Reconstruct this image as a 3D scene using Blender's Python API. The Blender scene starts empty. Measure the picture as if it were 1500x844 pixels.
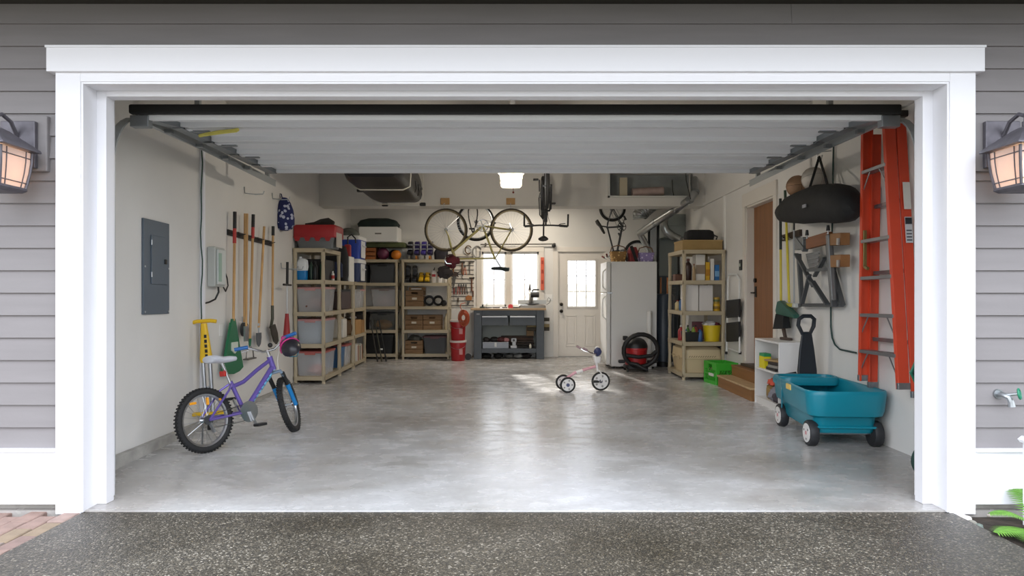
import bpy, bmesh, math, random
from mathutils import Vector, Matrix, Euler, noise
random.seed(7)
SC = bpy.context.scene
COL = SC.collection
PI = math.pi
def sr(h):
    h = h.lstrip('#'); o = []
    for i in (0, 2, 4):
        c = int(h[i:i+2], 16)/255
        o.append(c/12.92 if c <= .04045 else ((c+.055)/1.055)**2.4)
    return tuple(o)
# ------------------------------------------------------------------ camera
CZ = 1.206                      # eye height above the threshold, metres
cam = bpy.data.cameras.new('camera'); cam.lens = 24; cam.sensor_width = 36
cam.shift_x = .0033; cam.shift_y = .014; cam.clip_start = .05; cam.clip_end = 300
camo = bpy.data.objects.new('camera', cam); COL.objects.link(camo)
camo.location = (0, 0, CZ); camo.rotation_euler = (PI/2, 0, 0)
SC.camera = camo
# ------------------------------------------------------------------ sky, sun, exposure
w = bpy.data.worlds.new('sky'); SC.world = w; w.use_nodes = True
nt = w.node_tree; nt.nodes.clear()
tc = nt.nodes.new('ShaderNodeTexCoord'); sp = nt.nodes.new('ShaderNodeSeparateXYZ')
cr = nt.nodes.new('ShaderNodeValToRGB'); bg = nt.nodes.new('ShaderNodeBackground'); wo = nt.nodes.new('ShaderNodeOutputWorld')
cr.color_ramp.elements[0].position = 0; cr.color_ramp.elements[0].color = (.44, .455, .48, 1)
cr.color_ramp.elements[1].position = 1; cr.color_ramp.elements[1].color = (1.0, 1.06, 1.16, 1)
nt.links.new(tc.outputs['Generated'], sp.inputs[0]); nt.links.new(sp.outputs['Z'], cr.inputs[0])
nt.links.new(cr.outputs[0], bg.inputs['Color']); nt.links.new(bg.outputs[0], wo.inputs[0])
bg.inputs['Strength'].default_value = 5.0
sun = bpy.data.lights.new('sun', 'SUN'); sun.energy = 7.5; sun.angle = math.radians(2.5); sun.color = (1, .95, .88)
suno = bpy.data.objects.new('sun', sun); COL.objects.link(suno)
sd = Vector((.185*.92, -.98*.92, -.39)).normalized()          # hazy low sun behind the house
suno.rotation_euler = (-sd).to_track_quat('Z', 'Y').to_euler(); suno.location = (-2, 30, 14)
vs = SC.view_settings
vs.view_transform = 'Standard'; vs.look = 'None'; vs.exposure = 0.13; vs.gamma = 1; vs.use_curve_mapping = False
# ------------------------------------------------------------------ place helpers
S = .0169                       # the slab rises towards the back
TH = math.atan(S)
def fz(D): return S*(D-4.16)
def P(px, py, D): return Vector(((px-745)*D/1000, D, CZ-(py-443)*D/1000))
def F(px, py):
    D = (CZ+S*4.16)/((py-443)/1000+S)
    return Vector(((px-745)*D/1000, D, fz(D)))
def on(x, D, h=0): return Vector((x, D, fz(D)+h))
def xl(D): return -2.743-.0236*D         # left wall face
XR = 3.11                                # right wall face
YB = 13.2                                # back wall face
ZC = 3.27                                # ceiling
def WL(px, off=0): return (2.743-off)/((745-px)/1000-.0236)
def WR(px, off=0): return (XR-off)*1000/(px-745)
def zat(py, D): return CZ-(py-443)*D/1000
# ------------------------------------------------------------------ mesh helper
def frame(d):
    d = Vector(d).normalized()
    u = d.orthogonal().normalized()
    return d, u, d.cross(u)
def rr(w, d, r, z, n=4, cx=0, cy=0):
    r = min(r, w/2-1e-4, d/2-1e-4); o = []
    for sx, sy, a0 in ((1, 1, 0), (-1, 1, 90), (-1, -1, 180), (1, -1, 270)):
        for i in range(n+1):
            a = math.radians(a0+90*i/n)
            o.append((cx+sx*(w/2-r)+r*math.cos(a), cy+sy*(d/2-r)+r*math.sin(a), z))
    return o
class MB:
    def __init__(s): s.v = []; s.f = []
    def add(s, vs, fs, m=None):
        b = len(s.v)
        for p in vs:
            p = Vector(p)
            s.v.append(m @ p if m else p)
        for f in fs: s.f.append(tuple(i+b for i in f))
        return s
    def bb(s, x0, x1, y0, y1, z0, z1, m=None):
        v = [(x, y, z) for z in (z0, z1) for y in (y0, y1) for x in (x0, x1)]
        return s.add(v, [(0, 2, 3, 1), (4, 5, 7, 6), (0, 1, 5, 4), (2, 6, 7, 3), (0, 4, 6, 2), (1, 3, 7, 5)], m)
    def box(s, c, d, m=None):
        return s.bb(c[0]-d[0]/2, c[0]+d[0]/2, c[1]-d[1]/2, c[1]+d[1]/2, c[2]-d[2]/2, c[2]+d[2]/2, m)
    def bar(s, a, b, w, h, up=(0, 0, 1), m=None):
        a = Vector(a); b = Vector(b); d = (b-a).normalized(); up = Vector(up)
        if abs(d.dot(up)) > .98: up = Vector((0, 1, 0))
        x = d.cross(up).normalized(); z = x.cross(d)
        v = [q+x*sx*w/2+z*sz*h/2 for q in (a, b) for sz in (-1, 1) for sx in (-1, 1)]
        return s.add(v, [(0, 2, 3, 1), (4, 5, 7, 6), (0, 1, 5, 4), (2, 6, 7, 3), (0, 4, 6, 2), (1, 3, 7, 5)], m)
    def cyl(s, a, b, r0, r1=None, n=12, m=None):
        r1 = r0 if r1 is None else r1
        a = Vector(a); b = Vector(b); d, u, w_ = frame(b-a)
        v = []
        for q, r in ((a, r0), (b, r1)):
            for i in range(n):
                t = 2*PI*i/n; v.append(q+u*r*math.cos(t)+w_*r*math.sin(t))
        fs = [(i, (i+1) % n, n+(i+1) % n, n+i) for i in range(n)]
        fs += [tuple(range(n))[::-1], tuple(range(n, 2*n))]
        return s.add(v, fs, m)
    def tube(s, pts, r, n=8, closed=False, m=None):
        pts = [Vector(p) for p in pts]; k = len(pts)
        rs = r if isinstance(r, (list, tuple)) else [r]*k
        tg = []
        for i in range(k):
            if closed: t = pts[(i+1) % k]-pts[i-1]
            else: t = pts[min(i+1, k-1)]-pts[max(i-1, 0)]
            tg.append(t.normalized())
        u = tg[0].orthogonal().normalized(); v = []
        for i in range(k):
            u = (u-tg[i]*u.dot(tg[i])).normalized(); w_ = tg[i].cross(u)
            for j in range(n):
                a = 2*PI*j/n; v.append(pts[i]+(u*math.cos(a)+w_*math.sin(a))*rs[i])
        fs = []
        for i in range(k if closed else k-1):
            a = i*n; b = ((i+1) % k)*n
            for j in range(n): fs.append((a+j, a+(j+1) % n, b+(j+1) % n, b+j))
        if not closed: fs += [tuple(range(n))[::-1], tuple(range((k-1)*n, k*n))]
        return s.add(v, fs, m)
    def ring(s, c, ax, R, r, n=36, k=8, m=None):
        d, u, w_ = frame(ax); c = Vector(c)
        return s.tube([c+u*R*math.cos(2*PI*i/n)+w_*R*math.sin(2*PI*i/n) for i in range(n)], r, k, True, m)
    def loft(s, rings, c0=True, c1=True, m=None):
        n = len(rings[0]); v = [p for r in rings for p in r]; fs = []
        for i in range(len(rings)-1):
            a = i*n; b = a+n
            for j in range(n): fs.append((a+j, a+(j+1) % n, b+(j+1) % n, b+j))
        if c0: fs.append(tuple(range(n))[::-1])
        if c1: fs.append(tuple(range((len(rings)-1)*n, len(rings)*n)))
        return s.add(v, fs, m)
    def lathe(s, prof, n=20, m=None, c=(0, 0, 0)):
        rings = [[(c[0]+max(r, 1e-4)*math.cos(2*PI*i/n), c[1]+max(r, 1e-4)*math.sin(2*PI*i/n), c[2]+z) for i in range(n)] for r, z in prof]
        return s.loft(rings, True, True, m)
    def prism(s, poly, lo, hi, ax='y', m=None):
        def q(a, b, h): return {'y': (a, h, b), 'x': (h, a, b), 'z': (a, b, h)}[ax]
        return s.loft([[q(a, b, lo) for a, b in poly], [q(a, b, hi) for a, b in poly]], True, True, m)
    def ball(s, c, r, n=14, k=9, lump=0, fr=6, seed=0, m=None):
        r = (r, r, r) if not isinstance(r, (tuple, list)) else r
        rings = []
        for i in range(k+1):
            t = PI*i/k; ring = []
            for j in range(n):
                a = 2*PI*j/n
                d = Vector((math.sin(t)*math.cos(a), math.sin(t)*math.sin(a), -math.cos(t)))
                if i in (0, k): d = Vector((1e-3*math.cos(a), 1e-3*math.sin(a), d.z))
                g = 1+lump*noise.noise(Vector((d.x*fr/3+seed*3.1, d.y*fr/3, d.z*fr/3)))
                ring.append((c[0]+d.x*r[0]*g, c[1]+d.y*r[1]*g, c[2]+d.z*r[2]*g))
            rings.append(ring)
        return s.loft(rings, True, True, m)
    def mesh(s, name, sharp=38):
        me = bpy.data.meshes.new(name)
        me.from_pydata([tuple(p) for p in s.v], [], s.f)
        bm = bmesh.new(); bm.from_mesh(me); bmesh.ops.recalc_face_normals(bm, faces=bm.faces[:])
        bm.to_mesh(me); bm.free()
        me.shade_smooth(); me.set_sharp_from_angle(angle=math.radians(sharp))
        return me
    def build(s, name, mat, parent=None, bevel=0, m=None, sharp=38, seg=2):
        if m is not None: s.v = [m @ p for p in s.v]
        me = s.mesh(name, sharp); me.materials.append(mat)
        o = bpy.data.objects.new(name, me); COL.objects.link(o)
        if parent: o.parent = parent
        if bevel:
            b = o.modifiers.new('bevel', 'BEVEL'); b.width = bevel; b.segments = seg; b.limit_method = 'ANGLE'; b.angle_limit = math.radians(40)
            b.harden_normals = True
        return o
def tag(o, label, cat, group=None):
    o['label'] = label; o['category'] = cat
    if group: o['group'] = group
    return o
def struct(o): o['kind'] = 'structure'; return o
def thing(name, label, cat, loc=(0, 0, 0), rz=0, group=None, tilt=True, rot=None):
    o = bpy.data.objects.new(name, None); COL.objects.link(o); o.empty_display_size = .05
    m = rot if rot is not None else ((Matrix.Rotation(TH, 3, 'X') if tilt else Matrix.Identity(3)) @ Matrix.Rotation(rz, 3, 'Z'))
    o.location = loc; o.rotation_euler = m.to_euler()
    return tag(o, label, cat, group)
def solo(mb, name, mat, label, cat, loc=(0, 0, 0), rz=0, group=None, tilt=True, bevel=0, rot=None):
    o = mb.build(name, mat, None, bevel)
    m = rot if rot is not None else ((Matrix.Rotation(TH, 3, 'X') if tilt else Matrix.Identity(3)) @ Matrix.Rotation(rz, 3, 'Z'))
    o.location = loc; o.rotation_euler = m.to_euler()
    return tag(o, label, cat, group)
def copy_tree(o, parent=None):
    c = o.copy(); COL.objects.link(c); c.parent = parent
    for ch in list(o.children): copy_tree(ch, c)
    return c
# ------------------------------------------------------------------ materials
MC = {}
def M(hexc, rough=.5, metal=0, nz=None, bump=None, alpha=1, spec=.5, emis=0, trans=0, sheen=0):
    key = (hexc, rough, metal, nz, bump, alpha, spec, emis, trans)
    if key in MC: return MC[key]
    mt = bpy.data.materials.new('mat_'+hexc.strip('#')); mt.use_nodes = True
    t = mt.node_tree; b = t.nodes['Principled BSDF']; c = sr(hexc)
    b.inputs['Base Color'].default_value = (*c, 1); b.inputs['Roughness'].default_value = rough
    b.inputs['Metallic'].default_value = metal; b.inputs['Alpha'].default_value = alpha
    b.inputs['Specular IOR Level'].default_value = spec
    if trans: b.inputs['Transmission Weight'].default_value = trans
    if emis: b.inputs['Emission Color'].default_value = (*c, 1); b.inputs['Emission Strength'].default_value = emis
    if nz or bump:
        co = t.nodes.new('ShaderNodeTexCoord')
    if nz:
        sc, am = nz[0], nz[1]; st = nz[2] if len(nz) > 2 else (1, 1, 1)
        mp = t.nodes.new('ShaderNodeMapping'); mp.inputs['Scale'].default_value = st
        n = t.nodes.new('ShaderNodeTexNoise'); n.inputs['Scale'].default_value = sc; n.inputs['Detail'].default_value = 5
        r = t.nodes.new('ShaderNodeValToRGB')
        r.color_ramp.elements[0].position = .3; r.color_ramp.elements[1].position = .7
        r.color_ramp.elements[0].color = (*[x*(1-am) for x in c], 1); r.color_ramp.elements[1].color = (*[min(1, x*(1+am)) for x in c], 1)
        t.links.new(co.outputs['Object'], mp.inputs[0]); t.links.new(mp.outputs[0], n.inputs['Vector'])
        t.links.new(n.outputs['Fac'], r.inputs[0]); t.links.new(r.outputs[0], b.inputs['Base Color'])
    if bump:
        n2 = t.nodes.new('ShaderNodeTexNoise'); n2.inputs['Scale'].default_value = bump[0]; n2.inputs['Detail'].default_value = 4
        bp = t.nodes.new('ShaderNodeBump'); bp.inputs['Strength'].default_value = bump[1]; bp.inputs['Distance'].default_value = .01
        t.links.new(co.outputs['Object'], n2.inputs['Vector']); t.links.new(n2.outputs['Fac'], bp.inputs['Height'])
        t.links.new(bp.outputs[0], b.inputs['Normal'])
    MC[key] = mt
    return mt
TRIM = M('#e9e9ee', .45, bump=(60, .03))
WALL = M('#dedcd8', .8, nz=(1.3, .04), bump=(90, .05))
CEIL = M('#cfccc6', .85, nz=(1.0, .04))
SIDE = M('#807c7d', .7, nz=(3, .05, (.6, 6, 6)), bump=(40, .06))
BLK = M('#161617', .5); RUB = M('#1c1c1d', .75, bump=(60, .1)); DGR = M('#3a3c3e', .45)
STEEL = M('#b9bcc0', .3, 1); CHROME = M('#d8dadd', .15, 1); GALV = M('#a3a7aa', .38, .9, nz=(6, .12))
WHT = M('#ecebe8', .4); WOODH = M('#c49a63', .55, nz=(4, .18, (8, 8, .6)))
TAN = M('#b3a68c', .5)                       # moulded shelf plastic
CLEAR = M('#f0f2f5', .25, alpha=.36); SMOKE = M('#5b5e62', .3, alpha=.72)
CARD = M('#a8804f', .75, nz=(8, .08))
def concrete():
    mt = bpy.data.materials.new('smooth_concrete'); mt.use_nodes = True; t = mt.node_tree; b = t.nodes['Principled BSDF']
    co = t.nodes.new('ShaderNodeTexCoord')
    def nz(scale, det, st=(1, 1, 1), rough=.5, dist=0):
        mp = t.nodes.new('ShaderNodeMapping'); mp.inputs['Scale'].default_value = st
        n = t.nodes.new('ShaderNodeTexNoise'); n.inputs['Scale'].default_value = scale; n.inputs['Detail'].default_value = det
        n.inputs['Roughness'].default_value = rough; n.inputs['Distortion'].default_value = dist
        t.links.new(co.outputs['Object'], mp.inputs[0]); t.links.new(mp.outputs[0], n.inputs['Vector']); return n
    def ramp(n, stops):
        r = t.nodes.new('ShaderNodeValToRGB'); e = r.color_ramp.elements
        e[0].position, e[0].color = stops[0][0], (*stops[0][1], 1); e[1].position, e[1].color = stops[-1][0], (*stops[-1][1], 1)
        for p, c in stops[1:-1]: x = e.new(p); x.color = (*c, 1)
        t.links.new(n.outputs['Fac'], r.inputs[0]); return r
    def mul(a, c, f=1):
        mx = t.nodes.new('ShaderNodeMix'); mx.data_type = 'RGBA'; mx.blend_type = 'MULTIPLY'; mx.inputs[0].default_value = f
        t.links.new(a, mx.inputs[6]); t.links.new(c, mx.inputs[7]); return mx.outputs[2]
    big = nz(.42, 3, (1, .8, 1), .5); streak = nz(.9, 5, (1, 1.7, 1), .55, .8); fine = nz(28, 5, (1, 1, 1), .6); cloud = nz(5, 4, (1, 1.6, 1), .5)
    base = ramp(big, ((.36, sr('#a19d99')), (.49, sr('#c0c0c0')), (.64, sr('#d8d9dc'))))
    st = ramp(streak, ((.30, (.74, .72, .69)), (.47, (.95, .945, .94)), (.7, (1.05, 1.05, 1.06))))
    fi = ramp(fine, ((.35, (.93, .93, .93)), (.65, (1.04, 1.04, 1.04)))); cl = ramp(cloud, ((.33, (.93, .925, .92)), (.67, (1.03, 1.03, 1.03))))
    t.links.new(mul(mul(mul(base.outputs[0], st.outputs[0]), fi.outputs[0]), cl.outputs[0]), b.inputs['Base Color'])
    mr = t.nodes.new('ShaderNodeMapRange'); mr.inputs[1].default_value = .3; mr.inputs[2].default_value = .7; mr.inputs[3].default_value = .17; mr.inputs[4].default_value = .33
    t.links.new(cloud.outputs['Fac'], mr.inputs[0]); t.links.new(mr.outputs[0], b.inputs['Roughness'])
    bp = t.nodes.new('ShaderNodeBump'); bp.inputs['Strength'].default_value = .05; bp.inputs['Distance'].default_value = .01
    t.links.new(cloud.outputs['Fac'], bp.inputs['Height']); t.links.new(bp.outputs[0], b.inputs['Normal'])
    return mt
def aggregate():
    mt = bpy.data.materials.new('exposed_aggregate'); mt.use_nodes = True; t = mt.node_tree; b = t.nodes['Principled BSDF']
    co = t.nodes.new('ShaderNodeTexCoord')
    v = t.nodes.new('ShaderNodeTexVoronoi'); v.inputs['Scale'].default_value = 120
    n = t.nodes.new('ShaderNodeTexNoise'); n.inputs['Scale'].default_value = 1.1; n.inputs['Detail'].default_value = 6
    for q in (v, n): t.links.new(co.outputs['Object'], q.inputs['Vector'])
    sx = t.nodes.new('ShaderNodeSeparateColor'); t.links.new(v.outputs['Color'], sx.inputs[0])
    r = t.nodes.new('ShaderNodeValToRGB'); e = r.color_ramp.elements
    e[0].position = 0; e[0].color = (*sr('#43403b'), 1); e[1].position = 1; e[1].color = (*sr('#bdb5a6'), 1)
    x = e.new(.6); x.color = (*sr('#5a5449'), 1); x = e.new(.9); x.color = (*sr('#7e7668'), 1)
    t.links.new(sx.outputs[0], r.inputs[0])
    g = t.nodes.new('ShaderNodeValToRGB'); e = g.color_ramp.elements
    e[0].position = .36; e[0].color = (.36, .345, .31, 1); e[1].position = .66; e[1].color = (.80, .81, .83, 1)
    t.links.new(n.outputs['Fac'], g.inputs[0])
    mx = t.nodes.new('ShaderNodeMix'); mx.data_type = 'RGBA'; mx.blend_type = 'MULTIPLY'; mx.inputs[0].default_value = 1
    t.links.new(r.outputs[0], mx.inputs[6]); t.links.new(g.outputs[0], mx.inputs[7]); t.links.new(mx.outputs[2], b.inputs['Base Color'])
    b.inputs['Roughness'].default_value = .45
    bp = t.nodes.new('ShaderNodeBump'); bp.inputs['Strength'].default_value = .5; bp.inputs['Distance'].default_value = .006
    t.links.new(v.outputs['Distance'], bp.inputs['Height']); bp.invert = True; t.links.new(bp.outputs[0], b.inputs['Normal'])
    return mt
def floral(base, spot, sc=14):
    mt = bpy.data.materials.new('patterned_cloth'); mt.use_nodes = True; t = mt.node_tree; b = t.nodes['Principled BSDF']
    co = t.nodes.new('ShaderNodeTexCoord'); v = t.nodes.new('ShaderNodeTexVoronoi'); v.inputs['Scale'].default_value = sc
    r = t.nodes.new('ShaderNodeValToRGB'); r.color_ramp.interpolation = 'CONSTANT'
    r.color_ramp.elements[0].color = (*sr(spot), 1); r.color_ramp.elements[1].position = .33; r.color_ramp.elements[1].color = (*sr(base), 1)
    t.links.new(co.outputs['Object'], v.inputs['Vector']); t.links.new(v.outputs['Distance'], r.inputs[0]); t.links.new(r.outputs[0], b.inputs['Base Color'])
    b.inputs['Roughness'].default_value = .85
    return mt
CONC = concrete()
ROUGHC = M('#a5a29c', .85, nz=(9, .22), bump=(35, .3))
# ================================================================== structure: floor, ground, walls
def slab(x0, x1, D0, D1, thick, z_of):
    v = [(x, D, z_of(D)-t) for t in (thick, 0) for D in (D0, D1) for x in (x0, x1)]
    return MB().add(v, [(0, 2, 3, 1), (4, 5, 7, 6), (0, 1, 5, 4), (2, 6, 7, 3), (0, 4, 6, 2), (1, 3, 7, 5)])
struct(slab(-3.1, 3.2, 3.965, 13.4, .12, fz).build('floor', CONC))
def dz(D): return -.012-.018*(3.965-D)
struct(slab(-2.47, 2.57, -14, 3.965, .1, dz).build('driveway', aggregate()))
SOIL = M('#3b322a', .95, nz=(14, .45), bump=(22, .9))
struct(slab(2.57, 14, -14, 4.05, .1, lambda D: dz(D)-.03).build('garden_bed', SOIL))
struct(MB().bb(-140, 140, 13.45, 150, -.2, .1).bb(-140, -14, -140, 13.45, -.3, -.12).bb(14, 140, -140, 13.45, -.3, -.12).bb(-14, 14, -140, -14, -.5, -.36).build('ground', M('#777b6a', .9, nz=(2, .2))))
struct(slab(-14, -2.47, -14, 4.05, .1, lambda D: dz(D)-.035).build('paving_bed', M('#6d6459', .95, nz=(20, .3))))
# brick pavers beside the drive, each brick its own piece
pave = bpy.data.objects['paving_bed']
BR = [M(h, .85, nz=(12, .15), bump=(40, .3)) for h in ('#8c756c', '#826d66', '#958078', '#857870', '#897865')]
bm_ = [MB().bb(-.049, .049, -.0985, .0985, -.05, 0).mesh('brick') for _ in BR]
for me, mt in zip(bm_, BR): me.materials.append(mt)
for i in range(9):
    for j in range(9):
        yy = 3.90-.2*j-(.1 if i % 2 else 0)
        if yy > 3.96: continue
        xx = -2.525-.102*i
        o = bpy.data.objects.new('brick', random.choice(bm_)); COL.objects.link(o); o.parent = pave
        o.location = (xx, yy, dz(yy)+random.uniform(-.006, .002)); o.rotation_euler = (.018, random.uniform(-.02, .02), random.uniform(-.02, .02))
        b = o.modifiers.new('bevel', 'BEVEL'); b.width = .006; b.segments = 1
# walls
def quadwall(pts, t, name, mat):       # vertical wall from a to b on plan, thickness vector t
    (ax, ay), (bx_, by), z0, z1 = pts
    m = MB(); tx, ty = t
    v = []
    for z in (z0, z1): v += [(ax, ay, z), (bx_, by, z), (bx_+tx, by+ty, z), (ax+tx, ay+ty, z)]
    m.add(v, [(0, 1, 2, 3), (4, 7, 6, 5), (0, 4, 5, 1), (1, 5, 6, 2), (2, 6, 7, 3), (3, 7, 4, 0)])
    return struct(m.build(name, mat))
quadwall(((xl(4.2), 4.2), (xl(13.3), 13.3), -.1, ZC), (-.2, 0), 'wall_left', WALL)
# right wall with the side-door opening (D 7.98..8.96, z .42..2.46)
SD0, SD1, SZ0, SZ1 = 7.98, 8.93, .40, 2.455
struct(MB().bb(XR, XR+.2, 4.2, SD0, -.1, ZC).bb(XR, XR+.2, SD1, 13.4, -.1, ZC).bb(XR, XR+.2, SD0, SD1, SZ1, ZC).bb(XR, XR+.2, SD0, SD1, -.1, SZ0).build('wall_right', WALL))
# back wall with window and door openings
WX0, WX1, WZ0, WZ1 = -.52, .585, 1.125, 2.185
DX0, DX1, DZ1 = .957, 1.87, 2.185
DZ0 = fz(13.2)
mb = MB()
mb.bb(-3.3, WX0, YB, YB+.15, -.1, ZC).bb(WX0, WX1, YB, YB+.15, -.1, WZ0).bb(WX0, WX1, YB, YB+.15, WZ1, ZC)
mb.bb(WX1, DX0, YB, YB+.15, -.1, ZC).bb(DX0, DX1, YB, YB+.15, DZ1, ZC).bb(DX1, 3.3, YB, YB+.15, -.1, ZC)
struct(mb.build('wall_back', WALL))
# front wall with the garage opening, boarded outside
OX0, OX1, OZ = -2.47, 2.545, 2.482
FR0, FR1 = 4.0, 4.27
struct(MB().bb(-14, OX0, FR0, FR1, .02, ZC).bb(OX1, 14, FR0, FR1, .02, ZC).bb(OX0, OX1, FR0, FR1, OZ, ZC).build('wall_front', WALL))
struct(MB().bb(-14, -2.47, 4.01, 4.25, -.3, .06).bb(2.545, 14, 4.01, 4.25, -.3, .06).build('foundation', ROUGHC))
struct(MB().bb(-3.5, 3.5, 4.0, 13.4, ZC, ZC+.15).build('ceiling', CEIL))
# roof and dark eave
DARK = M('#33302b', .8, nz=(3, .1, (1, 10, 1)))
struct(MB().prism([(3.15, 3.06), (3.15, 3.2), (8.6, 5.4), (13.9, 3.2), (13.9, 3.06), (13.42, 3.06), (13.42, 3.44), (4.05, 3.44), (4.05, 3.06)], -15, 15, 'x').build('roof', M('#55524d', .9)))
eave = struct(MB().bb(-15, 15, 3.15, 4.0, 2.95, 3.06).build('eave_soffit', DARK))
struct(MB().bb(-15, 15, 3.11, 3.15, 2.93, 3.22).build('trim_7', TRIM))
# lap siding boards
wf = bpy.data.objects['wall_front']
def board(x0, x1, z):
    t = .131+.02
    MB().prism([(4.0, z), (3.978, z), (3.992, z+t), (4.0, z+t)], x0, x1, 'x').build('siding_board', SIDE, wf)
for k in range(23):
    z = .346+.1308*k
    if z > 3.0: break
    if k < 17: board(-14, -2.615, z); board(2.695, 14, z)
    elif k == 17: board(-14, -2.655, z); board(2.735, 14, z)
    else: board(-14, 1.65 if k == 19 else 14, z)
    if k == 19: board(1.652, 14, z)
# casing, header, skirt boards, jambs
struct(MB().bb(-2.62, -2.475, 3.945, 4.0, -.02, 2.55).build('trim_1', TRIM, None, .003))
struct(MB().bb(2.55, 2.70, 3.945, 4.0, -.02, 2.55).build('trim_2', TRIM, None, .003))
struct(MB().bb(-2.475, 2.55, 3.945, 4.0, OZ, 2.55).build('trim_3', TRIM, None, .003))
h = struct(MB().bb(-2.66, 2.74, 3.925, 4.0, 2.535, 2.675).build('trim_4', TRIM, None, .003))
MB().bb(-2.665, 2.745, 3.92, 4.0, 2.672, 2.685).build('drip_cap', TRIM, h)
struct(MB().bb(-14, -2.475, 3.95, 4.0, .035, .352).bb(-14, -2.62, 3.935, 4.0, .340, .356).build('trim_5', TRIM, None, .003))
struct(MB().bb(2.55, 14, 3.95, 4.0, .035, .352).bb(2.70, 14, 3.935, 4.0, .340, .356).build('trim_6', TRIM, None, .003))
# jamb boards with stops
struct(MB().bb(-2.475, -2.462, 3.95, 4.27, -.01, OZ).bb(-2.462, -2.405, 4.08, 4.16, 0, OZ).build('trim_8', TRIM, None, .002))
struct(MB().bb(2.537, 2.55, 3.95, 4.27, -.01, OZ).bb(2.475, 2.537, 4.08, 4.16, 0, OZ).build('trim_9', TRIM, None, .002))
struct(MB().bb(-2.462, 2.537, 3.95, 4.27, OZ-.012, OZ+.003).bb(-2.405, 2.475, 4.08, 4.16, OZ-.045, OZ-.012).build('trim_10', TRIM, None, .002))
# concrete curb along the left wall, level top
mb = MB(); a, b = 4.27, 10.0
mb.add([(xl(a), a, -.1), (xl(b), b, -.1), (xl(b)+.055, b, -.1), (xl(a)+.055, a, -.1), (xl(a), a, .10), (xl(b), b, .10), (xl(b)+.055, b, .10), (xl(a)+.055, a, .10)],
       [(0, 1, 2, 3), (4, 7, 6, 5), (0, 4, 5, 1), (1, 5, 6, 2), (2, 6, 7, 3), (3, 7, 4, 0)])
struct(mb.build('curb_left', ROUGHC, None, .008))
# dropped beam across the ceiling with a framed attic recess at its right end
BY = 10.8; BZ = 2.73
RX0, RX1 = 1.60, 2.92
RZ0 = zat(287, BY)
mb = MB().bb(-3.2, RX0, BY, BY+.35, BZ, ZC).bb(RX0, RX1, BY, BY+.35, BZ, RZ0).bb(RX1, XR, BY, BY+.35, BZ, ZC).bb(RX0, RX1, BY+.3, BY+.35, RZ0, ZC)
struct(mb.build('ceiling_beam', CEIL))
struct(MB().bb(RX0-.03, RX0, BY-.02, BY+.3, RZ0-.03, ZC).bb(RX0-.03, RX1, BY-.02, BY+.3, RZ0-.03, RZ0).build('trim_11', M('#c2c2bc', .6)))
LIN = M('#8d9291', .45, .3, nz=(3, .2))
rec = struct(MB().bb(RX0, RX1, BY+.27, BY+.3, RZ0, ZC).build('recess_lining', LIN))
# ledge and vertical joint strip on the right wall
struct(MB().bb(XR-.035, XR, 4.6, 11.4, 2.735, 2.775).build('trim_12', WALL))
struct(MB().bb(XR-.02, XR, 9.78, 9.84, .1, 2.735).build('trim_13', WHT))
# left wall vertical conduit
D = WL(297, .02)
struct(MB().bb(xl(D), xl(D)+.035, D-.02, D+.02, .12, zat(213, D)).build('trim_14', TRIM))
solo(MB().tube([(xl(D)+.03+.006*math.sin(i*1.7), D-.05+.012*math.sin(i*.9), zat(220, D)-i*.13) for i in range(17)], .006, 6), 'cable', M('#27453b', .6), 'thin dark green cable running down beside the white strip on the left wall', 'cable', tilt=False)
# ================================================================== window, doors, garage door, exterior fittings
GLASS = M('#e8eef2', .04, alpha=.1)
def setting(name, loc=(0, 0, 0)):
    o = bpy.data.objects.new(name, None); COL.objects.link(o); o.location = loc; o['kind'] = 'structure'; return o
CAS = M('#dad4cb', .5)
wn = setting('window_1', (0, YB, WZ0))
y = YB
mb = MB().bb(WX0-.10, WX0, -.02, 0, -.02, WZ1-WZ0+.1).bb(WX1, WX1+.10, -.02, 0, -.02, WZ1-WZ0+.1).bb(WX0-.1, WX1+.1, -.025, 0, WZ1-WZ0, WZ1-WZ0+.1)
mb.build('casing', CAS, wn, .003)
MB().bb(WX0-.13, WX1+.13, -.06, .1, -.045, -.012).build('sill', CAS, wn, .004)
MB().bb(-.045, .045, .03, .09, -.01, WZ1-WZ0).build('mullion', CAS, wn, .003)
for a, b in ((WX0, -.045), (.045, WX1)):
    hh = WZ1-WZ0
    f = MB().bb(a, a+.035, .04, .08, -.01, hh).bb(b-.035, b, .04, .08, -.01, hh).bb(a, b, .04, .08, -.01, .04).bb(a, b, .04, .08, hh-.04, hh).build('sash', WHT, wn, .002)
    xm = (a+b)/2; zm = hh*.49
    MB().bb(xm-.007, xm+.007, .055, .066, .03, hh-.03).build('muntin', M('#c9c2bd', .5), f)
    MB().bb(a+.03, b-.03, .055, .066, zm-.007, zm+.007).build('muntin', M('#c9c2bd', .5), f)
    for (p, q) in ((a+.03, xm-.007), (xm+.007, b-.03)):
        for (r, s_) in ((.035, zm-.007), (zm+.007, hh-.035)):
            MB().bb(p, q, .058, .062, r, s_).build('pane', GLASS, f)
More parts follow.
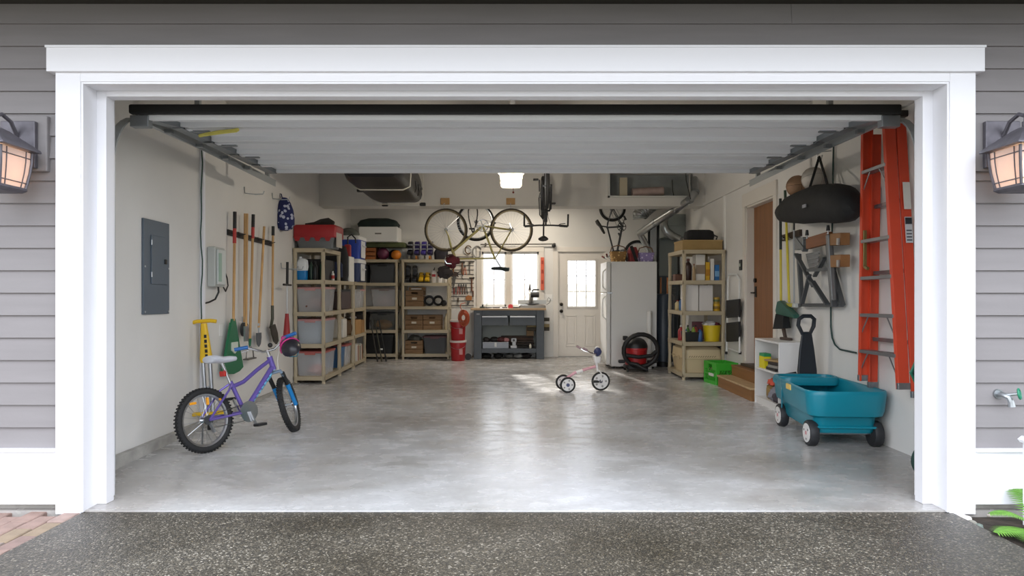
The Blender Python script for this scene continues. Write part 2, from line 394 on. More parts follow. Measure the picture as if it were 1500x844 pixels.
# back door
dr = setting('door_1', (DX0, YB, DZ0)); W_ = DX1-DX0; H_ = DZ1-DZ0
DRP = M('#e3ddd5', .5)
g0, g1 = 1.135-DX0, 1.69-DX0; gz0, gz1 = zat(450, YB)-DZ0, zat(381, YB)-DZ0
mb = MB().bb(.02, g0, .02, .065, .01, H_-.01).bb(g1, W_-.02, .02, .065, .01, H_-.01).bb(g0, g1, .02, .065, .01, gz0).bb(g0, g1, .02, .065, gz1, H_-.01)
mb.build('slab', DRP, dr, .002)
MB().bb(-.095, 0, -.02, 0, 0, H_+.09).bb(W_, W_+.095, -.02, 0, 0, H_+.09).bb(-.095, W_+.095, -.022, 0, H_, H_+.09).build('casing', DRP, dr, .003)
MB().bb(0, .02, 0, .1, 0, H_).bb(W_-.02, W_, 0, .1, 0, H_).bb(0, W_, 0, .1, H_-.012, H_).build('jamb', CAS, dr)
MB().bb(0, W_, -.03, .15, -.01, .012).build('threshold', M('#8a8680', .4, .6), dr)
lf = MB().bb(g0-.02, g0+.012, .008, .03, gz0-.02, gz1+.02).bb(g1-.012, g1+.02, .008, .03, gz0-.02, gz1+.02).bb(g0, g1, .008, .03, gz0-.02, gz0+.012).bb(g0, g1, .008, .03, gz1-.012, gz1+.02).build('glass_frame', DRP, dr, .002)
for i in (1, 2):
    xx = g0+(g1-g0)*i/3; MB().bb(xx-.006, xx+.006, .03, .045, gz0, gz1).build('muntin', M('#a9a29a', .5), lf)
    zz = gz0+(gz1-gz0)*i/3; MB().bb(g0, g1, .03, .045, zz-.006, zz+.006).build('muntin', M('#a9a29a', .5), lf)
for i in range(3):
    for j in range(3):
        MB().bb(g0+(g1-g0)*i/3+.006, g0+(g1-g0)*(i+1)/3-.006, .036, .04, gz0+(gz1-gz0)*j/3+.006, gz0+(gz1-gz0)*(j+1)/3-.006).build('pane', GLASS, lf)
for a, b in ((.15, .36), (.51, .72)):
    p0, p1 = .20, zat(462, YB)-DZ0
    MB().bb(a, b, .012, .025, p0, p0+.02).bb(a, b, .012, .025, p1-.02, p1).bb(a, a+.02, .012, .025, p0, p1).bb(b-.02, b, .012, .025, p0, p1).build('panel_moulding', DRP, dr, .004)
    MB().bb(a+.045, b-.045, .014, .025, p0+.05, p1-.05).build('raised_panel', DRP, dr, .006)
BRZ = M('#2d2824', .35, .7)
for py in (446, 456):
    z = zat(py, YB)-DZ0
    k = MB().cyl((.065, .02, z), (.065, .005, z), .034, n=16).build('rosette', BRZ, dr)
    MB().ball((.065, -.025, z), (.03, .028, .03)).build('knob' if py == 456 else 'deadbolt_turn', BRZ, k)
# side door up two steps in the right wall
sd_ = setting('door_2', (XR, SD0, SZ0)); w_ = SD1-SD0; h_ = SZ1-SZ0
WD = M('#855833', .5, nz=(3, .15, (10, 10, .6)))
MB().bb(.09, .135, .03, w_-.03, .01, h_-.02).build('slab', WD, sd_, .002)
MB().bb(0, .16, 0, .025, 0, h_).bb(0, .16, w_-.025, w_, 0, h_).bb(0, .16, 0, w_, h_-.02, h_).build('jamb', CAS, sd_)
MB().bb(-.022, 0, -.09, 0, -.3, h_+.02).bb(-.022, 0, w_, w_+.09, -.3, h_+.02).bb(-.026, 0, -.1, w_+.1, h_, h_+.17).build('casing', CAS, sd_, .003)
MB().bb(-.07, .15, -.02, w_+.02, -.02, .012).build('threshold', M('#4b3b2e', .5), sd_)
ly = w_-.1
MB().box((.084, ly, zat(427, 8.5)-SZ0), (.012, .05, .14)).build('lock_plate', BRZ, sd_, .004)
MB().tube([(.085, ly, .93), (.03, ly, .93), (.02, ly-.02, .93), (.02, ly-.12, .925)], .009).build('lever_handle', BRZ, sd_)
MB().cyl((.09, ly, 1.09), (.065, ly, 1.09), .028, n=14).build('deadbolt', BRZ, sd_)
# pale fence in the sunny yard behind the window
fen = thing('yard_fence', 'pale boarded fence in the bright yard beyond the back window', 'fence', (0, 17.2, .1), tilt=False)
PF = M('#d9d2c8', .8, nz=(6, .1))
pm = MB().bb(-.07, .07, 0, .02, 0, 1.55).mesh('fence_board'); pm.materials.append(PF)
for i in range(40):
    o = bpy.data.objects.new('fence_board', pm); COL.objects.link(o); o.parent = fen; o.location = (-3+.152*i, 0, random.uniform(0, .03))
MB().bb(-3.1, 3.1, .02, .06, .3, .38).bb(-3.1, 3.1, .02, .06, 1.2, 1.28).build('rail', PF, fen)
# ------------------------------------------------------------ rolled-up garage door
GD = M('#e4e6e8', .45); GST = M('#84898c', .45, .4)
gd = thing('garage_door', 'white sectional garage door rolled up on its ceiling tracks', 'garage door', (0, 4.47, 2.43), tilt=False)
GX0, GX1 = -2.445, 2.53
for k in range(5):
    y0, y1 = .5*k, .5*k+.488
    za = -.03 if k == 0 else .035+.011*(k-1); zb = .033 if k == 0 else .035+.011*k
    zs = (zb-za)/(y1-y0)
    def q(y_, t): return (y_, za+(y_-y0)*zs+t)
    prof = [q(y0, 0), q(y0, .062), q(y1, .062), q(y1, .012), q(y1-.05, .012), q(y1-.05, .045), q(y0+.20, .045), q(y0+.19, .028), q(y0+.06, .028), q(y0+.06, 0)]
    sec = MB().prism(prof, GX0+.09*(1 if k else .2), GX1-.09*(1 if k else .2), 'x').build('door_section', GD, gd)
    for sx, e in ((1, GX0), (-1, GX1)):
        MB().prism([q(y0+.01, .006), q(y0+.01, .05), q(y1-.01, .05), q(y1-.01, .006)], min(e, e+sx*.085), max(e, e+sx*.085), 'x').build('end_stile', GST, sec)
        if k:
            yy = y0-.004; z = za
            MB().box((e+sx*.06, yy, z-.004), (.07, .11, .006)).bb(min(e, e-sx*.05), max(e, e-sx*.05), yy-.02, yy+.02, z-.03, z-.004).build('hinge', M('#8e9295', .4, .8), sec)
            if k < 4: MB().box((e+sx*.19, yy+.05, z-.004), (.12, .03, .012)).build('hinge_plate', M('#8e9295', .4, .8), sec)
MB().bb(GX0-.02, GX1+.02, -.05, -.002, 0, .062).build('bottom_seal', M('#131414', .7), gd, .012)
for e in (GX0+.03, GX1-.03): MB().bb(e-.06, e+.06, -.012, .05, -.075, .0).build('corner_bracket', M('#8e9295', .4, .8), gd, .004)
solo(MB().tube([P(292, 199, 5.02), P(305, 196, 5.0), P(322, 193, 4.97), P(340, 191.5, 4.95), P(349, 190, 4.93)], .012, 6).tube([P(300, 198.5, 5.0), P(325, 195, 4.96), P(347, 192.5, 4.93)], .007, 6), 'pull_rope', M('#d8cf6a', .7), 'yellow pull rope lying against the underside of the raised garage door', 'rope', tilt=False)
TRK = M('#a9adaf', .45, .5)
for sx, X, nm in ((-1, GX0-.085, 'left'), (1, GX1+.085, 'right')):
    t = thing('door_track', 'galvanised door track curving up at the %s' % ('wall with the breaker panel' if sx < 0 else 'orange ladder'), 'track', (X, 4.34, .05), tilt=False)
    pts = [(0, 0, 0), (0, 0, 2.05)]+[(0, .36*(1-math.cos(a)), 2.05+.36*math.sin(a)) for a in [PI/2*i/8 for i in range(1, 9)]]+[(0, 3.0, 2.46)]
    m2 = MB()
    for i in range(len(pts)-1):
        m2.bar(pts[i], Vector(pts[i+1])+(Vector(pts[i+1])-Vector(pts[i])).normalized()*.004, .055, .012, up=(0, 1, .01) if i == 0 else (0, -.3, 1))
    m2.build('rail', TRK, t)
    MB().bb(-.025 if sx > 0 else .02, -.02 if sx > 0 else .025, .36, 3.0, 2.40, 2.47).build('flange', TRK, t)
    MB().bb(-.02, .02, 2.8, 2.84, 2.45, ZC-.05).build('hanger_strap', TRK, t)
    MB().bb(-.02, .02, 1.2, 1.24, 2.45, ZC-.05).build('hanger_strap', TRK, t)
# torsion shaft with dark springs over the opening
t = thing('torsion_shaft', 'dark torsion spring shaft on the wall above the opening', 'spring', (0, 4.40, 2.90), tilt=False)
MB().cyl((-2.6, 0, 0), (2.65, 0, 0), .014).build('shaft', GST, t)
for a, b in ((-1.1, -.1), (.15, 1.15)): MB().cyl((a, 0, 0), (b, 0, 0), .028, n=14).build('spring', M('#2a2b2c', .6), t)
for x in (-2.55, 2.6): MB().cyl((x-.03, 0, 0), (x+.03, 0, 0), .06, n=18).build('cable_drum', M('#8e9295', .4, .8), t)
MB().box((.03, -.06, 0), (.05, .13, .12)).build('centre_bracket', M('#242526', .6), t)
# opener with glowing lens
op = thing('door_opener', 'ceiling door opener with a glowing ribbed lamp lens', 'door opener', (.03, 7.9, 2.60), tilt=False)
MB().loft([rr(.30, .42, .04, .12), rr(.30, .42, .04, .26), rr(.24, .36, .04, .28)]).build('motor_housing', M('#d6d3cc', .5), op)
ln = MB().loft([rr(.20, .2, .05, -.055), rr(.235, .24, .05, -.035), rr(.245, .26, .05, .0), rr(.27, .28, .05, .12)]).build('lens', M('#fff0d0', .4, alpha=.75, emis=.9), op)
for i in range(13): MB().bb(-.12+.02*i-.003, -.12+.02*i+.003, -.142, -.128, -.03, .005).build('rib', M('#f0dcae', .4), ln)
MB().bb(-.02, .02, -3.4, -.2, .15, .19).build('rail', M('#2c2d2e', .5, .4), op)
for x in (-.13, .13): MB().bb(x-.015, x+.015, -.01, .01, .26, ZC-2.6).build('hanger_strap', TRK, op)
MB().tube([(.02, -.3, .15), (.02, -.3, -.03), (.022, -.3, -.16)], .003, 5).ball((.022, -.3, -.17), .012, 8, 6).build('release_cord', M('#7a2c22', .7), op)
L = bpy.data.lights.new('opener_bulb', 'POINT'); L.energy = 190; L.color = (1, .90, .76); L.shadow_soft_size = .07
lo = bpy.data.objects.new('opener_bulb', L); COL.objects.link(lo); lo.location = (.03, 7.9, 2.62)
# unseen ceiling light behind the beam, added to brighten the back area
def back_fill_light(name, label, x, y, z, en):
    t = thing(name, label, 'light', (x, y, z), tilt=False)
    MB().prism([(-.13, .0), (-.07, .06), (.07, .06), (.13, 0), (.12, 0), (.06, .05), (-.06, .05), (-.12, 0)], -.6, .6, 'x').build('reflector', WHT, t)
    for yy in (-.05, .05): MB().cyl((-.58, yy, .025), (.58, yy, .025), .016, n=10).build('tube', M('#fff3e0', .4, emis=6), t)
    L = bpy.data.lights.new('back_fill_glow', 'AREA'); L.energy = en; L.color = (1, .90, .76); L.shape = 'RECTANGLE'; L.size = 1.15; L.size_y = .2
    o = bpy.data.objects.new('back_fill_glow', L); COL.objects.link(o); o.location = (x, y, z-.01)
back_fill_light('back_fill_light', 'unseen twin tube light added over the workbench to brighten the back area', .2, 12.1, ZC-.1, 33)
# ------------------------------------------------------------ lanterns
LM = M('#66636a', .5, .5, nz=(20, .15)); LGL = M('#ecd3c6', .35, alpha=.6, emis=.12)
def lantern(x, sx, label):
    MBK = MB().bb(x-.15, x+.15, 3.955, 4.0, 1.965, 2.29).build('trim_15' if sx < 0 else 'trim_16', SIDE, None, .008); struct(MBK)
    t = thing('wall_lantern', label, 'lantern', (x, 3.955, 1.83), tilt=False, group=None)
    MB().bb(-.10, .10, -.03, 0, .15, .42).build('backplate', LM, t, .006)
    cy = -.20
    MB().tube([(0, -.03, .33), (0, -.08, .40), (0, -.15, .425), (0, cy, .40), (0, cy, .36)], .011).build('arm', LM, t)
    MB().tube([(0, cy-.02, .43), (0, cy-.05, .45), (0, cy-.06, .42), (0, cy-.03, .40)], .008).build('scroll', LM, t)
    rf = MB().loft([rr(.31, .31, .004, .225, 1, 0, cy), rr(.305, .305, .004, .237, 1, 0, cy), rr(.10, .10, .004, .325, 1, 0, cy), rr(.05, .05, .004, .34, 1, 0, cy)]).build('roof', LM, t)
    MB().cyl((0, cy, .33), (0, cy, .37), .018).build('finial', LM, rf)
    prof = [(.12, .22), (.118, .16), (.112, .10), (.104, .05), (.098, .015)]
    for ax, ay in ((1, 1), (1, -1), (-1, 1), (-1, -1)):
        MB().tube([(ax*r, cy+ay*r, z) for r, z in prof], .008, 6).build('corner_post', LM, t)
    for fx, fy in ((1, 0), (-1, 0), (0, 1), (0, -1)):
        def pt(u, r, z): return (fx*r+(-fy)*u*r, cy+fy*r+fx*u*r, z)
        rg = [[pt(-1, r-.004, z), pt(1, r-.004, z), pt(1, r-.007, z), pt(-1, r-.007, z)] for r, z in prof]
        gp = MB().loft(rg).build('glass_panel', LGL, t)
        for u in (-.62, .62): MB().tube([pt(u, r, z) for r, z in prof], .0032, 5).build('glazing_bar', LM, gp)
        for i in (1, 3): r, z = prof[i]; z = (.185 if i == 1 else .045); MB().tube([pt(-1, r, z), pt(1, r, z)], .0032, 5).build('glazing_bar', LM, gp)
    MB().loft([rr(.18, .18, .004, -.012, 1, 0, cy), rr(.215, .215, .004, .004, 1, 0, cy), rr(.20, .20, .004, .018, 1, 0, cy)]).build('base', LM, t)
    MB().lathe([(.012, .0), (.012, .06), (.022, .09), (.02, .13), (.006, .16)], 12, None, (0, cy, .015)).build('bulb', M('#ffd9a0', .4, emis=9), t)
    L = bpy.data.lights.new('lantern_glow', 'POINT'); L.energy = 2.4; L.color = (1, .72, .42); L.shadow_soft_size = .03
    o = bpy.data.objects.new('lantern_glow', L); COL.objects.link(o); o.location = (x, 3.955+cy, 1.95)
lantern(-2.825, -1, 'bronze wall lantern lit, on the siding beside the paved side of the drive')
lantern(2.845, 1, 'bronze wall lantern lit, on the siding above the garden tap')
# garden tap
t = thing('garden_tap', 'brass hose tap with a green wheel handle on the siding', 'tap', P(1461, 577, 3.985), tilt=False)
MB().cyl((0, 0, 0), (0, -.012, 0), .028, n=16).build('flange', GALV, t)
MB().tube([(0, 0, 0), (0, -.05, 0), (.015, -.07, -.01), (.025, -.075, -.04), (.028, -.076, -.065)], [.015, .016, .018, .016, .019]).build('spout', GALV, t)
MB().cyl((.0, -.055, .0), (.045, -.10, .012), .009).build('stem', GALV, t)
m2 = MB().ring((.05, -.105, .013), (1, -1, .25), .028, .006, 18, 6)
for i in range(3):
    d, u, v_ = frame((1, -1, .25)); a = PI*i/3
    m2.cyl(Vector((.05, -.105, .013))+(u*math.cos(a)+v_*math.sin(a))*.028, Vector((.05, -.105, .013))-(u*math.cos(a)+v_*math.sin(a))*.028, .004, n=6)
m2.build('wheel_handle', M('#1f7a5c', .45), t)
# white garden post
t = thing('garden_post', 'short white painted post with a ball finial beside the siding', 'post', (2.93, 3.80, -.05), tilt=False)
MB().bb(-.04, .04, -.04, .04, 0, .47).build('shaft', TRIM, t, .004)
MB().loft([rr(.11, .11, .02, .47), rr(.125, .125, .02, .485), rr(.10, .10, .02, .505)]).build('cap', TRIM, t)
MB().ball((0, 0, .555), .05).build('ball_finial', TRIM, t)
# fern and pebbles in the bed
fern = thing('fern', 'bright green fern growing in the dark soil by the drive', 'fern', (2.90, 3.70, dz(3.7)-.03), tilt=False)
FG = M('#5a8a2a', .65, nz=(30, .25))
def frond(ang, L, lift):
    mb = MB(); d = Vector((math.cos(ang), math.sin(ang), 0)); pr = Vector((-d.y, d.x, 0)); pts = []
    for i in range(15):
        s_ = i/14; pts.append(d*L*s_+Vector((0, 0, lift*math.sin(s_*2.1)*L)))
    mb.tube(pts, [.004*(1-.8*i/14) for i in range(15)], 5)
    for i in range(2, 28):
        s_ = i/28*14; k = min(int(s_), 13); p = pts[k].lerp(pts[k+1], s_-k); tg_ = (pts[k+1]-pts[k]).normalized()
        ln_ = .13*math.sin(PI*(.12+.85*i/28))**.8*L/.42
        for sg in (-1, 1):
            e = p+(pr*sg*.95+tg_*.35)*ln_+Vector((0, 0, -.012)); wv = tg_*.006
            mid = p.lerp(e, .5)+Vector((0, 0, .006))
            mb.add([p-wv, p+wv, mid+wv, e, mid-wv], [(0, 1, 2, 4), (4, 2, 3)])
    mb.build('frond', FG, fern)
for a, L_, l in ((3.45, .36, .13), (3.9, .36, .12), (2.9, .26, .4), (4.5, .36, .2), (4.7, .4, .4), (5.5, .4, .45), (.3, .4, .45), (1.3, .35, .5)): frond(a, L_, l)
for i, (px, py, sz, c) in enumerate(((1407, 762, .045, '#cfc6c0'), (1416, 764, .04, '#d6cfca'), (1434, 774, .035, '#6e7a72'), (1446, 757, .03, '#a79f94'), (1424, 768, .03, '#8d8a80'))):
    D = 1.25/((py-443)/1000)
    solo(MB().ball((0, 0, sz*.3), (sz, sz*.6, sz*.42), 10, 7, .25, 5, i), 'pebble', M(c, .8, nz=(20, .1)), '%s pebble in the soil at the edge of the drive' % ('pale round', 'white oval', 'mossy green', 'small tan', 'small grey')[i], 'pebble', ((px-745)*D/1000, D, dz(D)-.03), .5*i, tilt=False)
# wheelbarrow stored upright behind the right jamb
t = thing('wheelbarrow', 'dark green rimmed wheelbarrow stood upright behind the right door jamb', 'wheelbarrow', (2.86, 4.53, fz(4.5)), 0)
def trayring(k, off):
    return [(-.13+off, .02, .70+k), (.0, .02, .48+off+k), (.17, .02, .48+k), (.17, .02, .95), (.0, .02, .98-off)]
MB().loft([[(-.125, .12, .72), (-.02, .12, .5), (.17, .12, .48), (.17, .12, .98), (-.04, .12, .92)], [(-.05, -.1, .70), (-.0, -.1, .58), (.15, -.1, .55), (.15, -.1, .9), (.0, -.1, .85)]]).build('tray', M('#20262a', .5), t)
MB().tube([(-.125, .12, .72), (-.02, .12, .5), (.17, .12, .48), (.17, .12, .98), (-.04, .12, .92)], .012, 8, True).build('rim', M('#1f6b55', .5), t)
MB().ring((-.03, .05, .135), (0, 1, 0), .10, .03, 28, 8).build('tyre', M('#1d3b34', .7), t)
MB().tube([(.03, -.02, .13), (.02, -.05, .5), (.05, -.06, 1.2)], .014).tube([(.1, -.02, .13), (.12, -.05, .5), (.12, -.06, 1.2)], .014).build('handle', WOODH, t)
MB().cyl((-.03, -.02, .135), (-.03, .1, .135), .012).build('axle', STEEL, t)
# ================================================================== bicycles
def wheel(par, c, R, tr, tyre_mat, m, nsp=28, knob=False, rimw=.014, hub=.016, rim=None):
    cx, cz = c
    t = MB().ring((cx, 0, cz), (0, 1, 0), R-tr, tr, 44, 10)
    if knob:
        for i in range(56):
            a = 2*PI*i/56
            for sy, da in ((-.6, 0), (.6, .056), (0, .028)):
                p = Vector((cx+math.cos(a+da)*(R-.002), sy*tr, cz+math.sin(a+da)*(R-.002)))
                rot = Matrix.Translation(p) @ Matrix.Rotation(-(a+da), 4, 'Y')
                t.box((0, 0, 0), (.008, tr*.5, .012), rot)
    ty = t.build('tyre', tyre_mat, par, m=m)
    rm = MB(); n = 44; rings = []
    rr0 = R-2*tr+.006
    for i in range(n):
        a = 2*PI*i/n
        rings.append([(cx+math.cos(a)*q, yy, cz+math.sin(a)*q) for q, yy in ((rr0, -rimw), (rr0-.016, -rimw*.8), (rr0-.02, 0), (rr0-.016, rimw*.8), (rr0, rimw))])
    rings.append(rings[0]); rm.loft(rings, False, False)
    rm.build('rim', rim or STEEL, ty, m=m)
    s_ = MB()
    for i in range(nsp):
        a = 2*PI*i/nsp; b = a+(.45 if i % 4 < 2 else -.45); sy = .03 if i % 2 else -.03
        s_.cyl((cx+math.cos(b)*hub, sy, cz+math.sin(b)*hub), (cx+math.cos(a)*(rr0-.016), 0, cz+math.sin(a)*(rr0-.016)), .0017, n=3)
    s_.build('spokes', STEEL, ty, m=m)
    MB().cyl((cx, -.05, cz), (cx, .05, cz), .011, n=10).cyl((cx, -.034, cz), (cx, -.028, cz), hub+.008, n=14).cyl((cx, .028, cz), (cx, .034, cz), hub+.008, n=14).build('hub', CHROME, ty, m=m)
def bike(t, g, mats):
    """g: R,tr,wb,bb,sc,st,ht,hb (xz points), bar kind, steer; local x forward, y left, z up, origin under the rear axle"""
    R, wb = g['R'], g['wb']; bb, sc, st, ht, hb = [Vector((p[0], 0, p[1])) for p in (g['bb'], g['sc'], g['st'], g['ht'], g['hb'])]
    fr, fk, tyre, sad, grip = mats
    ra = Vector((0, 0, R)); fa = Vector((wb, 0, R)); k = g.get('tube', .016); I = Matrix.Identity(4)
    ax = (ht-hb).normalized()
    stm = Matrix.Translation(hb) @ Matrix.Rotation(math.radians(g.get('steer', 0)), 4, ax) @ Matrix.Translation(-hb)
    wheel(t, (0, R), R, g['tr'], tyre, I, g.get('nsp', 28), g.get('knob'), rim=g.get('rim'))
    wheel(t, (wb, R), R, g['tr'], tyre, stm, g.get('nsp', 28), g.get('knob'), rim=g.get('rim'))
    f = MB()
    if g.get('step'):      # low curved top tube
        f.tube([sc-Vector((0, 0, .05)), sc.lerp(ht, .3)-Vector((0, 0, .07)), sc.lerp(ht, .65)-Vector((0, 0, .045)), ht-ax*.03], k)
    else: f.cyl(sc-(sc-bb).normalized()*.02, ht-ax*.03, k*.9)
    f.cyl(bb, hb+ax*.03, k*1.2); f.cyl(bb, sc, k); f.cyl(hb, ht, k*1.35, n=14); f.cyl(bb-Vector((0, .04, 0)), bb+Vector((0, .04, 0)), k*1.4)
    w2 = .045+g['tr']*.5
    for sy in (-1, 1):
        f.tube([bb+Vector((0, sy*.02, 0)), bb.lerp(ra, .25)+Vector((0, sy*w2, 0)), ra+Vector((0, sy*.06, 0))], k*.55)
        f.tube([sc+Vector((0, sy*.012, -.02)), sc.lerp(ra, .25)+Vector((0, sy*w2, 0)), ra+Vector((0, sy*.06, 0))], k*.5)
    fo = f.build('frame', fr, t)
    if g.get('decal'):
        d = MB(); a, b = bb.lerp(hb, .25), bb.lerp(hb, .9)
        for q in range(7):
            p = a.lerp(b, q/7); e = a.lerp(b, q/7+.11)
            d.cyl(p+Vector((0, 0, .002)), e+Vector((0, 0, .004)), k*1.24, k*1.0, n=10)
        d.build('decal', g['decal'], fo)
    crown = hb-ax*.03
    fm = MB().cyl(crown+ax*.02, hb, k*1.2)
    for sy in (-1, 1):
        o = Vector((0, sy*w2*1.05, 0))
        fm.tube([crown, crown+o*.8, crown+o-ax*.04], k*.85)
        if g.get('susp'): fm.cyl(crown+o-ax*.04, crown.lerp(fa, .45)+o, k*.75)
        else: fm.tube([crown+o-ax*.04, crown.lerp(fa, .6)+o-Vector((.012, 0, 0)), fa+o], [k*.8, k*.65, k*.45])
    fko = fm.build('fork', fk, t, m=stm)
    if g.get('susp'):
        lg = MB()
        for sy in (-1, 1):
            o = Vector((0, sy*w2*1.05, 0)); lg.cyl(crown.lerp(fa, .42)+o, fa+o+Vector((0, 0, -.02)), k*1.15, k)
        lg.build('fork_leg', g['susp'], fko, m=stm)
        bo = MB()
        for sy in (-1, 1):
            o = Vector((0, sy*w2*1.05, 0)); bo.cyl(crown+o-ax*.02, crown.lerp(fa, .42)+o, k*1.05)
        bo.build('fork_boot', BLK, fko, m=stm)
    # stem, handlebar
    top = ht+ax*g.get('rise', .06); bc = top+Vector((g.get('reach', .06), 0, .01)); hw = g.get('hw', .29)
    MB().cyl(ht, top, k*.8).cyl(top, bc, k*.8).build('stem', g.get('stemmat', CHROME), t, m=stm)
    kind = g.get('bar', 'flat')
    if kind == 'drop':
        pts = [(bc.x, 0, bc.z)]; half = [(0, .08, 0), (0, .2, 0), (.07, .21, 0), (.10, .21, -.05), (.085, .21, -.11), (.03, .21, -.13), (-.02, .21, -.13)]
    elif kind == 'riser': half = [(0, .05, 0), (.0, .1, .03), (-.02, .18, .075), (-.05, hw, .08)]
    else: half = [(0, .1, 0), (-.01, .2, .005), (-.025, hw, .01)]
    L_ = [(bc.x+a, -b, bc.z+c) for a, b, c in half][::-1]+[(bc.x, 0, bc.z)]+[(bc.x+a, b, bc.z+c) for a, b, c in half]
    hbm = MB().tube(L_, .0115).build('handlebar', g.get('barmat', CHROME), t, m=stm)
    for L2 in (L_[:3], L_[-3:]):
        if kind == 'drop': MB().tube(L2, .016).build('bar_tape', grip, hbm, m=stm)
        else:
            e0 = Vector(L2[0] if L2 is not L_[-3:] and L2[0] == L_[0] else L2[-1]); e1 = Vector(L_[1] if e0 == Vector(L_[0]) else L_[-2])
            d = (e1-e0).normalized(); MB().cyl(e0-d*.005, e0+d*.11, .0165, n=12).build('grip', grip, hbm, m=stm)
            MB().tube([e0+d*.13, e0+d*.10+Vector((.05, 0, -.02)), e0+d*.03+Vector((.06, 0, -.03))], .005, 6).build('brake_lever', BLK if kind == 'flat' else CHROME, hbm, m=stm)
            if g.get('barend'):
                MB().cyl(e0-d*.01, e0-d*.01+Vector((.05, 0, -.16)), .0125).build('bar_end', BLK, hbm, m=stm)
    cb = MB()
    for sy in (-1, 1):
        cb.tube([(bc.x+.03, sy*.12, bc.z), (bc.x+.12, sy*.06, bc.z+.02), (bc.x+.11, sy*.02, bc.z-.1), tuple(crown+Vector((.04, sy*.02, 0)))], .003, 5)
    cb.build('brake_cable', g.get('cable', BLK), hbm, m=stm)
    # saddle
    MB().cyl(sc-Vector((0, 0, .02)), st-Vector((0, 0, .03)), k*.75).build('seatpost', CHROME if not g.get('dark') else BLK, t)
    rings = []
    for i, (x, w, h) in enumerate(((-.12, .05, .02), (-.11, .13, .05), (-.06, .14, .055), (.0, .09, .045), (.08, .045, .04), (.13, .03, .03), (.14, .01, .012))):
        rings.append([(st.x+x*1.1, math.cos(2*PI*j/12)*w/2*1.1, st.z-.02+1.25*math.sin(2*PI*j/12)*h/2+(.012 if i in (1, 2) else 0)) for j in range(12)])
    MB().loft(rings).build('saddle', sad, t)
    # drive train
    cr_ = g.get('cr', .15); ca = math.radians(g.get('ca', -35))
    rc = g.get('rc', .07)
    yv = -.05
    co = MB()
    co.ring(bb+Vector((0, yv, 0)), (0, 1, 0), rc, .006, 30, 6)
    for i in range(5):
        a = 2*PI*i/5; co.bar(bb+Vector((0, yv, 0)), bb+Vector((math.cos(a)*rc, yv, math.sin(a)*rc)), .014, .006, up=(0, 1, 0))
    if g.get('guard'): co.cyl(bb+Vector((0, yv-.006, 0)), bb+Vector((0, yv-.009, 0)), rc+.018, n=28)
    cro = co.build('chainring', CHROME if not g.get('dark') else M('#2a2a2b', .4, .6), t)
    for sg in (1, -1):
        e = bb+Vector((math.cos(ca)*cr_*sg, (yv-.025)*sg, math.sin(ca)*cr_*sg))
        c_ = MB().bar(bb+Vector((0, (yv-.02)*sg, 0)), e, .012, .022, up=(0, 1, 0)).build('crank', CHROME if not g.get('dark') else BLK, t)
        MB().box(e+Vector((0, -.05*sg, 0)), (.085, .075, .022)).build('pedal', BLK, c_, .005)
    ch = MB()
    rs_ = .035
    ch.tube([ra+Vector((0, yv, rs_)), bb+Vector((0, yv, rc))], .0035, 4).tube([ra+Vector((.01, yv, -rs_-.03)), bb+Vector((0, yv, -rc))], .0035, 4)
    ch.build('chain', M('#4d4c49', .5, .6), t)
    MB().cyl(ra+Vector((0, -.055, 0)), ra+Vector((0, -.038, 0)), rs_+.004, rs_*.6+.016, n=18).build('cassette', M('#57585a', .4, .8), t)
    MB().bar(ra+Vector((.0, -.06, -.02)), ra+Vector((.03, -.06, -.10)), .012, .03, up=(0, 1, 0)).build('derailleur', STEEL, t)
# purple children's bike on its stand
A_ = F(304, 663); B_ = F(438, 631)
hd = math.atan2(B_.y-A_.y, B_.x-A_.x)
lean = math.radians(-7)
rotm = Matrix.Rotation(TH, 3, 'X') @ Matrix.Rotation(hd, 3, 'Z') @ Matrix.Rotation(lean, 3, 'X')
t = thing('child_bicycle', "child's purple and blue bicycle leaning on its stand by the breaker panel", 'bicycle', A_, rot=rotm)
VIO = M('#6a5aa6', .3, .3)
bike(t, dict(R=.254, tr=.026, wb=.93, bb=(.385, .262), sc=(.27, .53), st=(.20, .735), ht=(.70, .70), hb=(.735, .585), bar='riser', hw=.27, steer=34, step=True, knob=True, susp=M('#1878b8', .3), nsp=24, decal=M('#6fb4d8', .35), guard=True, rise=.05, reach=.05, tube=.018, cr=.125, ca=-70, cable=WHT), (VIO, M('#8fa3b8', .3, .6), RUB, M('#c9ccd4', .35), M('#2a66a8', .5)))
MB().box((.205, 0, .60), (.025, .06, .045)).build('rear_reflector', M('#b3261e', .3), t, .006)
MB().bar((.03, .07, .22), (.1, .2, .012), .012, .012).build('kickstand', STEEL, t)
MB().box((.03, -.012, .40), (.02, .02, .06)).box((.165, -.01, .40), (.06, .02, .02)).box((-.1, -.012, .40), (.06, .01, .02)).build('wheel_reflector', M('#e59a1c', .3), t, .004)
MB().ball((.72, .0, .80), (.022, .02, .022)).build('bell', BLK, t)
def bike_pt(p): return A_ + rotm @ Vector(p)
